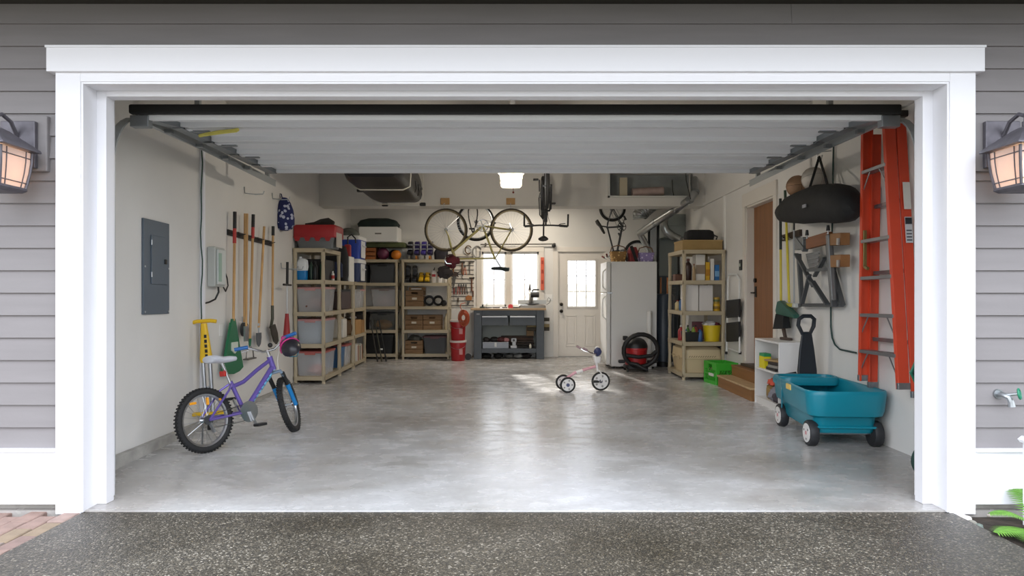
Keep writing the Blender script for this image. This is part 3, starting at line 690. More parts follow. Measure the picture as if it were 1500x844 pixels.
# pink and black helmet hung from the bar end
hp = P(427, 511, 6.05)
t = thing('bike_helmet', 'black and pink child helmet hanging from the handlebar of the purple bicycle', 'helmet', hp, rot=Euler((.5, -.6, .4)).to_matrix())
rings = []
for i in range(8):
    a = PI/2*i/7; rings.append([(math.cos(2*PI*j/18)*.088*math.cos(a)+1e-4, math.sin(2*PI*j/18)*.108*math.cos(a), .085*math.sin(a)) for j in range(18)])
inn = [[(x*.82, y_*.85, z*.8) for x, y_, z in r] for r in rings]
MB().loft(inn[::-1]+rings, False, False).build('shell', M('#232127', .35), t)
m2 = MB()
for k in range(3):
    m2.tube([(.092*math.cos(q)*math.sin(.3+k*.5), .112*math.cos(.3+k*.5), .09*math.sin(q)) for q in [PI*i/8 for i in range(9)]], .007, 6)
m2.build('rib', M('#c2337c', .4), t)
MB().tube([(.07, .03, 0), (.05, .03, -.08), (0, .03, -.12), (-.05, .03, -.08), (-.07, .03, 0)], .005, 5).build('strap', M('#2f7f97', .7), t)
# yellow road bike hung upside down under the beam
Rr = .335
Dy = 10.55
c0 = P(749, 337, Dy)                       # rear hub (right)
rotm = Matrix.Rotation(PI, 3, 'Y')         # upside down: x -> -x, z -> -z
loc = c0 - rotm @ Vector((0, 0, Rr))
t = thing('road_bicycle', 'yellow road bicycle hung upside down by its wheels from the beam', 'bicycle', loc, rot=rotm)
YEL = M('#a59a5c', .4, .1)
bike(t, dict(R=Rr, tr=.017, wb=1.01, bb=(.443, .272), sc=(.25, .79), st=(.16, .95), ht=(.855, .81), hb=(.915, .64), bar='drop', rise=.05, reach=.07, rc=.09, cr=.17, ca=20, nsp=32, rim=M('#7d7055', .45, .3)), (YEL, YEL, M('#3a3022', .7), M('#1c2526', .5), M('#3a2222', .7)))
for px, wl in ((652, 'front'), (748, 'rear')):
    q = P(px, 295, BY-.02)
    b = thing('hanging_block', 'small wooden block on the beam holding the %s wheel of the yellow bicycle' % wl, 'bracket', q, tilt=False)
    MB().box((0, 0, 0), (.14, .04, .10)).build('block', M('#a98352', .6, nz=(10, .12)), b, .004)
    MB().tube([(0, -.03, -.04), (0, -.2, -.06), (0, -.25, -.10), (0, -.25, -.125), (0, -.22, -.14)], .005, 6).build('hook', STEEL, b)
# red gear hanging from its handlebars
solo(MB().ball((0, 0, 0), (.10, .06, .09), 16, 10, .5, 7, 3), 'red_bag', M('#591a24', .8, nz=(9, .3)), 'dark red cloth bag hanging at the handlebars of the yellow bicycle', 'bag', P(662, 383, 10.4), tilt=False)
solo(MB().ball((0, 0, 0), (.12, .07, .09), 16, 10, .5, 7, 5), 'black_bag', M('#2b2526', .8, nz=(12, .4)), 'small black bag hanging beside the red bag under the yellow bicycle', 'bag', P(651, 399, 10.38), tilt=False)
# black bike hung upside down, seen from its front
rotm = Matrix.Rotation(math.radians(-90), 3, 'Z') @ Matrix.Rotation(PI, 3, 'X')
loc = Vector((.515, 9.75+.5, 3.10))
t = thing('mountain_bicycle', 'black mountain bicycle hung upside down, seen end on beside the ceiling lamp', 'bicycle', loc, rot=rotm)
bike(t, dict(R=.32, tr=.024, wb=1.02, bb=(.42, .30), sc=(.25, .70), st=(.17, .96), ht=(.80, .78), hb=(.84, .66), bar='flat', hw=.29, barend=True, rise=.05, reach=.10, rc=.08, cr=.17, ca=100, dark=True, barmat=BLK, stemmat=BLK, susp=M('#2a2a2c', .4)), (M('#232326', .4), BLK, RUB, M('#1b1b1c', .6), BLK))
m2 = MB()
for yy in (0, 1.02): m2.tube([(yy, 0, -.17), (yy, 0, -.02), (yy+.02, 0, .02), (yy+.03, 0, .07)], .006, 6)
m2.build('ceiling_hook', STEEL, t)
# spare wheel with inner tubes looped over it, behind the yellow bike
t = thing('spare_wheel', 'spare black bicycle wheel hanging behind the yellow bicycle', 'wheel', P(697, 325, 11.6), rz=.25, tilt=False)
wheel(t, (0, 0), .33, .022, RUB, Matrix.Identity(4), 28)
MB().tube([(.02*math.sin(a*2)-.06+.07*math.cos(a), -.05, .05+.24*math.sin(a)) for a in [2*PI*i/24 for i in range(24)]], .011, 6, True).build('inner_tube', BLK, t)
MB().tube([(0, 0, .33), (0, .01, .40), (0, .0, 1.0)], .004, 5).build('cord', M('#55524d', .8), t)
# small black bike hung nose down above the fridge
rm = Matrix(((.48, 0, -.877), (0, -1, 0), (-.877, 0, -.48)))
c = P(897, 305, 12.1)
t = thing('small_bicycle', 'small black bicycle hung nose down above the white refrigerator', 'bicycle', c-rm @ Vector((0, 0, .24)), rot=rm)
bike(t, dict(R=.24, tr=.026, wb=.92, bb=(.37, .245), sc=(.25, .50), st=(.18, .60), ht=(.68, .62), hb=(.72, .50), bar='riser', hw=.27, rc=.075, cr=.14, ca=40, dark=True, nsp=24), (M('#3d3f42', .4, .4), M('#6a6d70', .4, .4), RUB, M('#2c2a28', .6), M('#5a1f1c', .6)))
MB().tube([(-.26, 0, .24), (-.30, 0, .24), (-.7, 0, .0)], .005, 5).build('hanging_cord', BLK, t)
# ================================================================== left wall
WA = math.atan(.0236)       # the wall's small angle on plan
def lthing(name, label, cat, D, z, off=0, group=None):   # local x = along wall into depth, y = into the wall?, built with x depth, y out to room
    m = Matrix.Rotation(PI/2+WA, 3, 'Z')                 # x -> +Y, y -> -X ; out of wall is -y
    return thing(name, label, cat, (xl(D)+off, D, z), group=group, rot=m)
PNL = M('#5d6874', .45, .3, nz=(2, .06))
D0, D1 = WL(207), WL(245)
t = lthing('breaker_panel', 'grey steel breaker panel with a small door on the left wall', 'breaker panel', D0, zat(461, D0))
L_, H_ = D1-D0, zat(319, D0)-zat(461, D0)
MB().bb(0, L_, -.018, 0, 0, H_).build('cover', PNL, t, .003)
dd = MB().bb(.11, L_-.06, -.026, -.018, H_*.32, H_*.84).build('door', PNL, t, .003)
MB().box((L_-.09, -.03, H_*.57), (.03, .012, .04)).build('latch', BLK, dd, .002)
for z in (H_*.42, H_*.76): MB().cyl((.11, -.026, z-.02), (.11, -.026, z+.02), .006).build('hinge', STEEL, dd)
for x, z in ((.02, .02), (L_-.02, .02), (.02, H_*.5), (L_-.02, H_*.5)): MB().cyl((x, -.018, z), (x, -.022, z), .008, n=10).build('screw', STEEL, t)
D0 = WL(303); D1 = D0+.24
t = lthing('utility_box', 'pale grey utility box with loose wires on the left wall', 'utility box', D0, zat(420, D0))
H_ = zat(361, D0)-zat(420, D0)
MB().bb(0, D1-D0, -.08, 0, 0, H_).build('body', M('#b9bcb8', .5), t, .012)
MB().bb(.02, D1-D0-.02, -.10, -.08, .02, H_-.02).build('lid', M('#c6cac7', .35), t, .012)
MB().bb(.03, .1, -.104, -.10, .05, H_-.06).build('sticker', M('#9db6a8', .6), t)
MB().tube([(.12, -.06, 0), (.13, -.06, -.05), (.1, -.04, -.12), (.0, -.02, -.15), (-.1, -.02, -.16)], .009, 6).tube([(.25, -.06, 0), (.33, -.05, -.04), (.42, -.04, .02), (.42, -.03, .1), (.35, -.03, .17)], .007, 6).build('wire', BLK, t)
t = lthing('outlet_cover', 'small white cover plate low on the left wall behind the tools', 'outlet', WL(323), zat(492, WL(323)))
MB().bb(-.04, .04, -.008, 0, 0, .12).build('plate', WHT, t, .003)
# tool rack and long-handled tools
D0, D1 = WL(332), WL(398); zr = 1.93
t = lthing('tool_rack', 'black tool rack rail with clips on the left wall', 'rack', D0, zr)
MB().bb(0, D1-D0, -.02, 0, -.03, .03).build('rail', BLK, t, .003)
for i in range(7): MB().tube([(.08+.2*i, -.02, 0), (.08+.2*i, -.06, 0), (.11+.2*i, -.08, .01)], .006, 6).build('clip', BLK, t)
def tool(name, label, pt, pb, off, handle=WOODH, r=.014, grip=None, gl=.12, gmat2=None):
    """pixel of the grip end and the pixel where the head begins"""
    a = Vector((0, 0, 0)); Dt, Db = WL(pt[0], off), WL(pb[0], off)
    A = Vector((xl(Dt)+off, Dt, zat(pt[1], Dt))); B = Vector((xl(Db)+off, Db, zat(pb[1], Db)))
    t = thing(name, label, 'garden tool', B, tilt=False)
    v = A-B
    MB().cyl((0, 0, 0), v, r, n=10).build('handle', handle, t)
    if grip: MB().cyl(v*(1-gl/v.length), v*1.004, r*1.35, n=10).build('grip', grip, t)
    if gmat2: MB().cyl(v*(1-(gl*1.9)/v.length), v*(1-gl/v.length), r*1.3, n=10).build('grip_band', gmat2, t)
    return t, v
RED = M('#b4322c', .5)
t, v = tool('leaf_rake', 'green plastic leaf rake with a wooden handle on the tool rack', (344, 311), (342, 470), .07, grip=BLK, gl=.17, gmat2=RED)
GRN = M('#1e6b45', .5)
m2 = MB().prism([(-.04, .02), (.04, .02), (.25, -.50), (.15, -.535), (0, -.55), (-.15, -.535), (-.25, -.50)], -.012, .006, 'x')
hd_ = m2.build('head', GRN, t)
for i in range(9):
    u = -1+i/4; MB().bar((-.018, .04*u, -.02), (-.018, .24*u, -.50-.04*(1-u*u)), .014, .012, up=(1, 0, 0)).build('tine', M('#237a50', .5), hd_)
MB().prism([(-.075, -.22), (.075, -.22), (.08, -.30), (0, -.34), (-.08, -.30)], .006, .018, 'x').build('label_plate', M('#cfd6c8', .5), hd_)
t, v = tool('lawn_edger', 'wheeled lawn edger with a wooden handle on the tool rack', (359, 313), (358, 472), .06)
MB().cyl((-.02, 0, -.08), (.02, 0, -.08), .075, n=20).build('wheel', M('#3a3b3d', .6), t)
MB().cyl((.02, 0, -.08), (.03, 0, -.08), .05, n=16).build('blade', STEEL, t)
MB().bar((0, 0, .06), (0, 0, -.08), .05, .02).build('bracket', STEEL, t)
t, v = tool('scuffle_hoe', 'scuffle hoe with a looped steel head and dark red grip', (371, 315), (366, 500), .065, grip=BLK, gl=.14, gmat2=RED)
MB().cyl((0, 0, .03), (0, 0, -.05), .018, .012).build('socket', GRN, t)
MB().tube([(0, 0, -.05), (0, -.09, -.10), (0, -.11, -.19), (0, .11, -.19), (0, .09, -.10), (0, 0, -.05)], .007, 6).bb(-.03, .03, -.12, .12, -.2, -.185).build('head', M('#77736c', .4, .7), t)
t, v = tool('transplanting_spade', 'narrow garden spade with a grey pointed blade on the tool rack', (387, 332), (379, 480), .06)
MB().cyl((0, 0, .05), (0, 0, -.06), .012, .008).build('neck', STEEL, t)
MB().prism([(-.07, -.06), (.07, -.06), (.075, -.12), (.05, -.19), (0, -.22), (-.05, -.19), (-.075, -.12)], -.006, .006, 'x').build('blade', M('#6f757c', .4, .7), t)
t, v = tool('digging_shovel', 'dark shovel with a black capped wooden handle on the tool rack', (400, 332), (399, 450), .06, grip=BLK, gl=.11)
MB().tube([(0, 0, .02), (0, 0, -.14), (.0, -.04, -.22), (.0, -.08, -.25)], [.019, .02, .018, .014]).build('socket', M('#4a4a3e', .5, .4), t)
MB().prism([(-.10, -.22), (.05, -.21), (.14, -.32), (.17, -.42), (.11, -.46), (.02, -.42), (-.06, -.32)], .0, .02, 'x').build('blade', M('#3f3b33', .5, .4), t)
t, v = tool('straight_edger', 'pale wooden handled tool on the rack between the rake and the hoe', (362, 313), (360.5, 478), .125, r=.012)
MB().bb(-.008, .008, -.05, .05, -.16, .0).build('blade', STEEL, t)
t, v = tool('bulb_planter', 'black and red long-handled tool with a crossbar beside the tan shelving', (421, 384), (420, 492), .12, handle=M('#c4c6c8', .4, .5), r=.009)
MB().cyl(v*.68, v, .017, n=10).build('grip', BLK, t)
MB().cyl(v*.69-Vector((0, .14, 0)), v*.69+Vector((0, .14, 0)), .014).build('crossbar', BLK, t)
MB().cyl((0, 0, 0), v*.30, .045, .022, n=14).build('red_sleeve', M('#9d2b2c', .5), t)
# wall hooks
for px, py, lb in ((357, 283, 'bent steel wall hook standing empty above the tool rack'), (411, 393, 'double steel wall hook beside the tan shelving'), (398, 291, 'steel wall hook holding the blue patterned bag')):
    D = WL(px); t = lthing('wall_hook', lb, 'hook', D, zat(py, D))
    m2 = MB().tube([(0, -.005, .07), (0, -.012, .0), (.02, -.12, -.01), (.03, -.20, -.005), (.03, -.215, .03)], .006, 6)
    if px == 411: m2.tube([(0, -.012, .0), (.25, -.1, -.01), (.28, -.2, 0), (.28, -.215, .04)], .006, 6)
    m2.build('hook', GALV, t)
D = WL(398)
t = thing('hanging_bag', 'navy blue cloth bag with white flowers hanging on a wall hook', 'bag', P(417, 290, 8.8), tilt=False)
FL = floral('#232a5c', '#b9bdd2', 16)
rings = []
for z, w2, d2 in ((.0, .05, .04), (-.06, .12, .07), (-.15, .17, .10), (-.26, .2, .12), (-.34, .19, .12), (-.40, .15, .09), (-.42, .08, .05)):
    rings.append([(math.cos(2*PI*j/16)*w2*.62*(1+.18*noise.noise(Vector((j*.7, z*9, 1)))), math.sin(2*PI*j/16)*d2*(1+.25*noise.noise(Vector((j*.9, z*9, 4)))), z) for j in range(16)])
MB().loft(rings).build('body', FL, t)
MB().tube([(-.03, 0, -.02), (-.045, 0, .05), (-.07, 0, .06), (-.06, 0, .0)], .008, 6).build('loop', M('#1b2150', .8), t)
MB().box((-.08, -.07, -.33), (.06, .012, .08)).build('white_tag', WHT, t, .003)
# yellow pogo stick against the wall
base = Vector((xl(6.28)+.15, 6.28, fz(6.28)))
t = thing('pogo_stick', 'yellow pogo stick with a T handle leaning on the left wall', 'pogo stick', base, rot=Euler((0, -.06, .12)).to_matrix())
YL = M('#e3b81f', .4)
MB().cyl((0, 0, 0), (0, 0, .05), .028, .024).build('rubber_foot', RUB, t)
MB().cyl((-.03, 0, .16), (-.03, 0, .70), .018).cyl((.03, 0, .16), (.03, 0, .70), .018).cyl((0, 0, .03), (0, 0, .4), .012).build('tube', STEEL, t)
MB().loft([rr(.10, .06, .025, .62), rr(.11, .06, .025, .66), rr(.06, .05, .02, .92), rr(.05, .05, .02, .98)]).build('body', YL, t)
MB().tube([(-.11, 0, .99), (-.06, 0, 1.0), (.06, 0, 1.0), (.11, 0, .99)], .018, 10).build('handle', YL, t)
MB().box((0, 0, .15), (.30, .06, .03)).build('footrest', YL, t, .008)
for i in range(5): MB().box((.014, -.032, .86-.045*i), (.022, .006, .03)).build('print_mark', BLK, t)
# cargo box slung from the ceiling
t = thing('roof_cargo_box', 'black roof cargo box slung under the ceiling on white straps', 'cargo box', (-1.66, 9.28, 2.69), tilt=False)
def cring(y_, w, h0, h1, r=.1):
    pts = rr(w, h1-h0, r, 0, 5); return [(p[0], y_, (h0+h1)/2+p[1]) for p in pts]
BX = M('#121213', .38)
MB().loft([cring(-1.15, .55, .14, .32, .06), cring(-1.05, .68, .03, .38), cring(-.8, .74, .0, .42), cring(.6, .74, .0, .42), cring(1.0, .70, .02, .40), cring(1.13, .6, .06, .34, .08)]).build('shell', BX, t)
MB().loft([cring(-1.17, .58, .215, .235, .009), cring(-1.05, .71, .21, .24, .01), cring(-.8, .765, .21, .24, .01), cring(.6, .765, .21, .24, .01), cring(1.0, .725, .21, .24, .01), cring(1.15, .63, .215, .235, .009)]).build('seam_lip', M('#3b3a3a', .5), t)
for y_ in (-.35, .95):
    s_ = MB().tube([(-.36, y_, .55), (-.385, y_, .25), (-.37, y_, .03), (-.28, y_, -.012), (.28, y_, -.012), (.37, y_, .03), (.385, y_, .25), (.36, y_, .55)], .009, 6).build('strap', M('#c9c5bb', .8), t)
for x, y_ in ((-.30, -.25), (-.22, 1.1), (.36, 1.05)): MB().box((x, y_, .0), (.09, .06, .05)).build('clamp', BLK, t, .01)
for i in range(3): MB().tube([(.372, .1+.3*i, .03), (.378, .2+.3*i, .10), (.372, .12+.3*i, .19)], .006, 5).build('rib', BLK, t)
# ================================================================== tan shelving and what stands on it
LV = (.10, .545, .985, 1.425, 1.86)
def shelf_unit(label, x0, x1, D0, D1, n):
    cx, cy = (x0+x1)/2, (D0+D1)/2; w, d = x1-x0, D1-D0
    t = thing('storage_shelf', label, 'shelf', on(cx, cy)); H = LV[n-1]
    for z in LV[:n]:
        s_ = MB().bb(-w/2, w/2, -d/2, d/2, z-.012, z).bb(-w/2, w/2, -d/2, -d/2+.018, z-.055, z-.012).bb(-w/2, w/2, d/2-.018, d/2, z-.055, z-.012).bb(-w/2, -w/2+.018, -d/2, d/2, z-.055, z-.012).bb(w/2-.018, w/2, -d/2, d/2, z-.055, z-.012)
        s_.build('shelf_board', TAN, t)
    for sx in (-1, 1):
        for sy in (-1, 1):
            g = MB()
            for i in range(n):
                z0 = LV[i-1] if i else 0; z1 = LV[i]-.055
                g.loft([rr(.048, .048, .012, z0, 2, sx*(w/2-.026), sy*(d/2-.026)), rr(.040, .040, .012, (z0+z1)/2, 2, sx*(w/2-.026), sy*(d/2-.026)), rr(.052, .052, .012, z1, 2, sx*(w/2-.026), sy*(d/2-.026))])
            g.build('leg', TAN, t)
    return t
shelf_unit('tall tan plastic shelving by the left wall carrying the red lidded tote', -2.955, -2.52, 9.37, 10.28, 5)
shelf_unit('lower tan plastic shelving carrying the tall black backpack', -2.965, -2.53, 10.30, 11.21, 4)
shelf_unit('lower tan plastic shelving carrying the two stacked coolers', -2.965, -2.53, 11.23, 12.14, 4)
shelf_unit('tall tan shelving at the back wall carrying the white box', -2.975, -2.065, 12.72, 13.18, 5)
shelf_unit('tall tan shelving at the back wall carrying the skates', -1.997, -1.10, 12.72, 13.18, 5)
shelf_unit('tall tan shelving against the right wall carrying the pet carrier', 2.475, 3.085, 9.73, 10.63, 5)
def tote(label, x, D, lv, wx, wy, h, body, lid, rz=0, name='storage_tote', cat='tote', handles=True):
    z = LV[lv] if isinstance(lv, int) else lv
    t = thing(name, label, cat, on(x, D, z), rz)
    MB().loft([rr(wx*.84, wy*.86, .03, 0), rr(wx*.85, wy*.87, .03, .01), rr(wx*.95, wy*.96, .04, h-.05), rr(wx*.98, wy*.98, .04, h-.04), rr(wx*.98, wy*.98, .04, h-.025)]).build('body', body, t)
    if lid is not None:
        MB().loft([rr(wx*.99, wy*.99, .04, h-.03), rr(wx, wy, .04, h-.02), rr(wx, wy, .04, h-.006), rr(wx*.93, wy*.94, .04, h)]).build('lid', lid, t)
        if handles:
            for s_ in (-1, 1): MB().box((0, s_*wy*.5, h-.035), (wx*.35, .016, .035)).build('latch', lid, t, .004)
    return t
def lump(label, x, D, z, r, c, seed, name='clothing_pile', cat='clothes', lp=.35):
    return solo(MB().ball((0, 0, r[2]*.9), r, 16, 10, lp, 6, seed), name, M(c, .85, nz=(9, .25)), label, cat, on(x, D, z))
PINK = M('#b58584', .45); REDL = M('#a3262a', .4)
# unit by the left wall
t = thing('lidded_tote', 'grey tote with a red interlocking lid on top of the left shelving', 'tote', on(-2.665, 9.60, LV[4]))
MB().loft([rr(.47, .36, .03, 0), rr(.55, .41, .03, .20), rr(.56, .42, .03, .21)]).build('body', M('#6d7071', .5), t)
lid = [(-.29, .19), (-.29, .32), (.29, .32), (.29, .19)]
MB().loft([rr(.575, .435, .03, .15), rr(.59, .45, .03, .16), rr(.59, .45, .03, .30), rr(.55, .42, .03, .325)]).build('lid', REDL, t)
for i in range(4): MB().prism([(-.26+.14*i, .10), (-.22+.14*i, .10), (-.19+.14*i, .16), (-.29+.14*i, .16)], -.228, -.215, 'y').build('lid_tooth', REDL, t)
MB().box((.296, -.05, .12), (.006, .3, .2)).build('side_panel', M('#bfb7ae', .5), t)  # pale sheet painting the white reflection on the tote's right end
solo(MB().tube([(-.2, 0, .02), (-.08, .02, .03), (.02, 0, .05), (.12, .02, .06), (.2, 0, .04)], [.02, .03, .05, .06, .03], 8), 'folded_umbrella', M('#2c2b28', .8), 'dark folded bag lying on the red tote lid', 'bag', on(-2.66, 9.6, LV[4]+.326))
t = thing('washer_fluid_jug', 'translucent jug half full of blue fluid on the left shelving', 'jug', on(-2.865, 9.47, LV[3]))
MB().loft([rr(.135, .09, .025, 0), rr(.15, .10, .03, .02), rr(.15, .10, .03, .13)]).build('blue_fluid', M('#1f7fc4', .3), t)
MB().loft([rr(.15, .10, .03, .131), rr(.15, .10, .03, .23), rr(.09, .07, .02, .29), rr(.05, .05, .02, .30)]).build('upper_body', M('#dfe3e6', .35), t)
MB().cyl((-.02, 0, .30), (-.02, 0, .325), .022).build('cap', M('#dadde0', .4), t)
MB().tube([(.03, -.0, .29), (.07, 0, .27), (.078, 0, .19), (.07, 0, .14)], .013).build('handle', M('#e6e9ea', .35), t)
def bottle(label, x, D, z, r, h, c, cap='#1a1a1a', name='bottle', rz=0, lab=None):
    t = thing(name, label, 'bottle', on(x, D, z), rz)
    MB().lathe([(r*.9, 0), (r, .01), (r, h*.66), (r*.8, h*.76), (r*.38, h*.84), (r*.36, h*.92)], 16).build('body', M(c, .35), t)
    MB().cyl((0, 0, h*.90), (0, 0, h), r*.42, n=12).build('cap', M(cap, .5), t)
    if lab: MB().lathe([(r*1.01, h*.2), (r*1.015, h*.21), (r*1.015, h*.55), (r*1.01, h*.56)], 16).build('label_band', M(lab, .5), t)
bottle('dark green bottle beside the blue fluid jug', -2.745, 9.50, LV[3], .03, .28, '#1e3a2a')
bottle('black bottle between the green bottle and the shelf leg', -2.685, 9.48, LV[3], .034, .26, '#1c1d1e')
bottle('second dark green bottle near the shelf leg', -2.615, 9.56, LV[3], .03, .29, '#24402f', '#b9b49d')
bottle('small white bottle with a red band on the left shelving', -2.57, 9.98, LV[3], .025, .14, '#dedad4', '#e9e6e0', lab='#b43a35')
solo(MB().bb(-.16, .16, -.3, .3, 0, .30), 'speaker_case', M('#1d1c1c', .6), 'black storage case behind the bottles on the left shelving', 'case', on(-2.76, 9.93, LV[3]), bevel=.02)
tote('clear tote with a pink lid below the bottles on the left shelving', -2.735, 9.70, 2, .42, .60, .345, CLEAR, PINK)
lump('brown and red clothes inside the upper clear tote', -2.735, 9.66, LV[2]+.015, (.145, .22, .11), '#7a5247', 2)
tote('clear tote full of pale grey things, middle of the left shelving', -2.735, 9.70, 1, .42, .60, .345, M('#c3cbd3', .3, alpha=.72), PINK)
lump('pale blue bedding inside the middle clear tote', -2.735, 9.66, LV[1]+.015, (.15, .23, .125), '#aebfcd', 4, lp=.15)
tote('clear tote of toys on the lowest board of the left shelving', -2.735, 9.70, 0, .42, .60, .345, CLEAR, M('#a85a55', .45))
lump('pink soft toy inside the lowest clear tote', -2.70, 9.60, LV[0]+.015, (.12, .12, .07), '#c98f86', 6)
lump('white cloth inside the lowest clear tote', -2.76, 9.84, LV[0]+.015, (.12, .12, .12), '#c9ced3', 8)
# middle low unit
t = thing('backpack', 'tall black backpack standing on the lower left shelving', 'backpack', on(-2.70, 10.75, LV[3]))
MB().loft([rr(.30, .20, .06, 0, 5), rr(.34, .24, .08, .1, 5), rr(.34, .24, .08, .40, 5), rr(.28, .18, .08, .54, 5), rr(.12, .08, .03, .58, 5)]).build('body', M('#1e1d20', .8, nz=(8, .3)), t)
MB().loft([rr(.24, .07, .03, .06, 4, 0, -.14), rr(.24, .08, .03, .26, 4, 0, -.14), rr(.18, .05, .02, .30, 4, 0, -.13)]).build('front_pocket', M('#26304f', .8), t)
MB().tube([(-.05, 0, .57), (-.03, 0, .64), (.03, 0, .64), (.05, 0, .57)], .009, 6).build('grab_loop', M('#9d2f35', .8), t)
t = thing('stick_vacuum', 'red tool with a looped black handle behind the backpack', 'tool', on(-2.60, 11.05, LV[3]))
MB().bb(-.05, .05, -.04, .04, 0, .60).build('body', M('#a02a2c', .5), t, .02)
MB().tube([(.0, 0, .60), (.0, 0, .72), (.06, 0, .76), (.12, 0, .70), (.13, 0, .62)], .012, 8).build('handle', BLK, t)
solo(MB().bb(-.012, .012, -.17, .17, 0, .40), 'foam_board', WHT, 'narrow white panel standing beside the navy cooler', 'panel', on(-2.55, 11.05, LV[3]))
solo(MB().bb(-.19, .19, -.30, .30, 0, .28), 'dark_bin', M('#4a3b3c', .5), 'dark maroon bin on the lower left shelving', 'bin', on(-2.745, 10.74, LV[2]), bevel=.02)
tote('clear grey tote at the front of the low shelving beside the cooler', -2.745, 11.50, 2, .42, .44, .32, CLEAR, M('#8f8f8d', .45))
tote('clear tote behind the grey one on the low shelving', -2.745, 11.92, 2, .42, .38, .32, CLEAR, PINK)
lump('grey and red clothes in the tote beside the cooler', -2.745, 11.50, LV[2]+.015, (.14, .15, .10), '#8f6a66', 9)
t = thing('pet_food_jug', 'white box with a round handle on the lower left shelving', 'box', on(-2.67, 10.62, LV[1]))
MB().bb(-.13, .13, -.12, .12, 0, .30).build('body', M('#d8d4ca', .5), t, .02)
MB().loft([rr(.2, .18, .03, .30), rr(.08, .08, .03, .36)]).build('spout', M('#cbb999', .5), t)
t = thing('cable_reel', 'round brown cable reel on the lower left shelving', 'reel', on(-2.66, 10.98, LV[1]+.135), rot=Matrix.Rotation(PI/2, 3, 'X'))
MB().cyl((0, 0, -.06), (0, 0, -.05), .135, n=24).cyl((0, 0, .05), (0, 0, .06), .135, n=24).build('flange', M('#6d543a', .6), t)
MB().cyl((0, 0, -.05), (0, 0, .05), .10, n=20).build('winding', M('#3d3128', .7), t)
def carton(label, x, D, z, wx, wy, h, c='#a8804f', rz=0, tape=True, name='cardboard_box', cat='box'):
    t = thing(name, label, cat, on(x, D, z), rz)
    MB().bb(-wx/2, wx/2, -wy/2, wy/2, 0, h).build('body', M(c, .75, nz=(8, .08)), t, .004)
    if tape: MB().bb(-.025, .025, -wy/2-.001, wy/2+.001, h-.02, h+.0012).build('tape', M('#8d6a3c', .4), t)
    else: MB().bb(-wx*.35, wx*.35, -wy/2-.0012, -wy/2, h*.3, h*.7).build('print_panel', M('#e6e2da' if c != '#e6e4df' else '#c9c6c0', .6), t)
    return t
carton('brown cardboard box on the low shelving below the totes', -2.74, 11.55, LV[1], .40, .42, .24)
t = thing('metal_fan', 'small metal fixture lying on the brown cardboard box', 'fixture', on(-2.66, 11.5, LV[1]+.242))
MB().lathe([(.05, 0), (.10, .03), (.10, .05), (.02, .10), (.015, .12)], 14).build('body', STEEL, t)
carton('second brown cardboard box further along the low shelving', -2.74, 11.98, LV[1], .38, .30, .22, '#9c764a')
tote('blue lidless bin on the lowest board of the low shelving', -2.745, 10.55, 0, .40, .30, .33, M('#3f6d9c', .4), None)
tote('clear tote with a red lid beside the blue bin', -2.745, 10.93, 0, .40, .38, .33, CLEAR, M('#a85a55', .45))
for i, (c, h) in enumerate((('#d9d5cd', .28), ('#7b3d36', .25), ('#c8b89b', .26), ('#5a4a44', .24), ('#d2cdc2', .27), ('#8d5f45', .25))):
    t = thing('book', '%s bound book standing on the lowest board of the low shelving' % ('white tall', 'dark red', 'cream', 'dark brown', 'ivory', 'tan')[i], 'book', on(-2.62, 11.42+.075*i, LV[0]))
    MB().bb(-.09, .09, -.03, .03, 0, h).build('cover', M(c, .7), t, .003)
    MB().bb(-.085, .088, -.025, .025, .004, h+.001-.006).build('pages', M('#e6e0d2', .9), t)
for i, (dx, c) in enumerate(((0, '#2b2722'), (.07, '#3c3a2c'), (.14, '#1e1f1e'))):
    a = Vector((-2.35+dx, 12.25+.04*i, fz(12.3))); 
    solo(MB().cyl((0, 0, 0), (-.16, .15, .75), .012, n=8).cyl((0, 0, 0), (-.02, .02, .1), .016, n=8), 'leaning_pole', M(c, .6), '%s pole leaning at the end of the low shelving' % ('dark brown', 'olive', 'black')[i], 'pole', a, tilt=False)
# coolers
def cooler(label, x, D, z, c, wx=.38, wy=.56, h=.385):
    t = thing('cooler', label, 'cooler', on(x, D, z))
    MB().loft([rr(wx*.9, wy*.92, .03, 0), rr(wx, wy, .04, h-.07)]).build('body', M(c, .4), t)
    MB().loft([rr(wx*1.02, wy*1.02, .04, h-.07), rr(wx*1.02, wy*1.02, .04, h-.02), rr(wx*.95, wy*.96, .04, h)]).build('lid', M('#e4e4e2', .4), t)
    MB().bb(wx*.485, wx*.51, -wy*.28, wy*.28, .02, h-.08).build('end_panel', M('#dedfe0', .4), t, .01)
    MB().tube([(wx*.5, -.09, h*.62), (wx*.5+.03, -.09, h*.55), (wx*.5+.03, .09, h*.55), (wx*.5, .09, h*.62)], .010, 6).build('handle', M('#d0d1d2', .4), t)
cooler('navy blue cooler with a white lid on the low shelving', -2.68, 11.62, LV[3], '#1d2f5c', .40)
cooler('bright blue cooler with a white lid stacked on the navy cooler', -2.70, 11.60, LV[3]+.386, '#1c3fa8', .46)
solo(MB().loft([rr(.30, .36, .1, 0, 5), rr(.32, .38, .1, .05, 5), rr(.2, .24, .08, .12, 5), rr(.06, .08, .02, .14, 5)]), 'grey_bag', M('#5e625c', .8, nz=(9, .2)), 'grey green soft bag lying on the bright blue cooler', 'bag', on(-2.70, 11.55, LV[3]+.773))
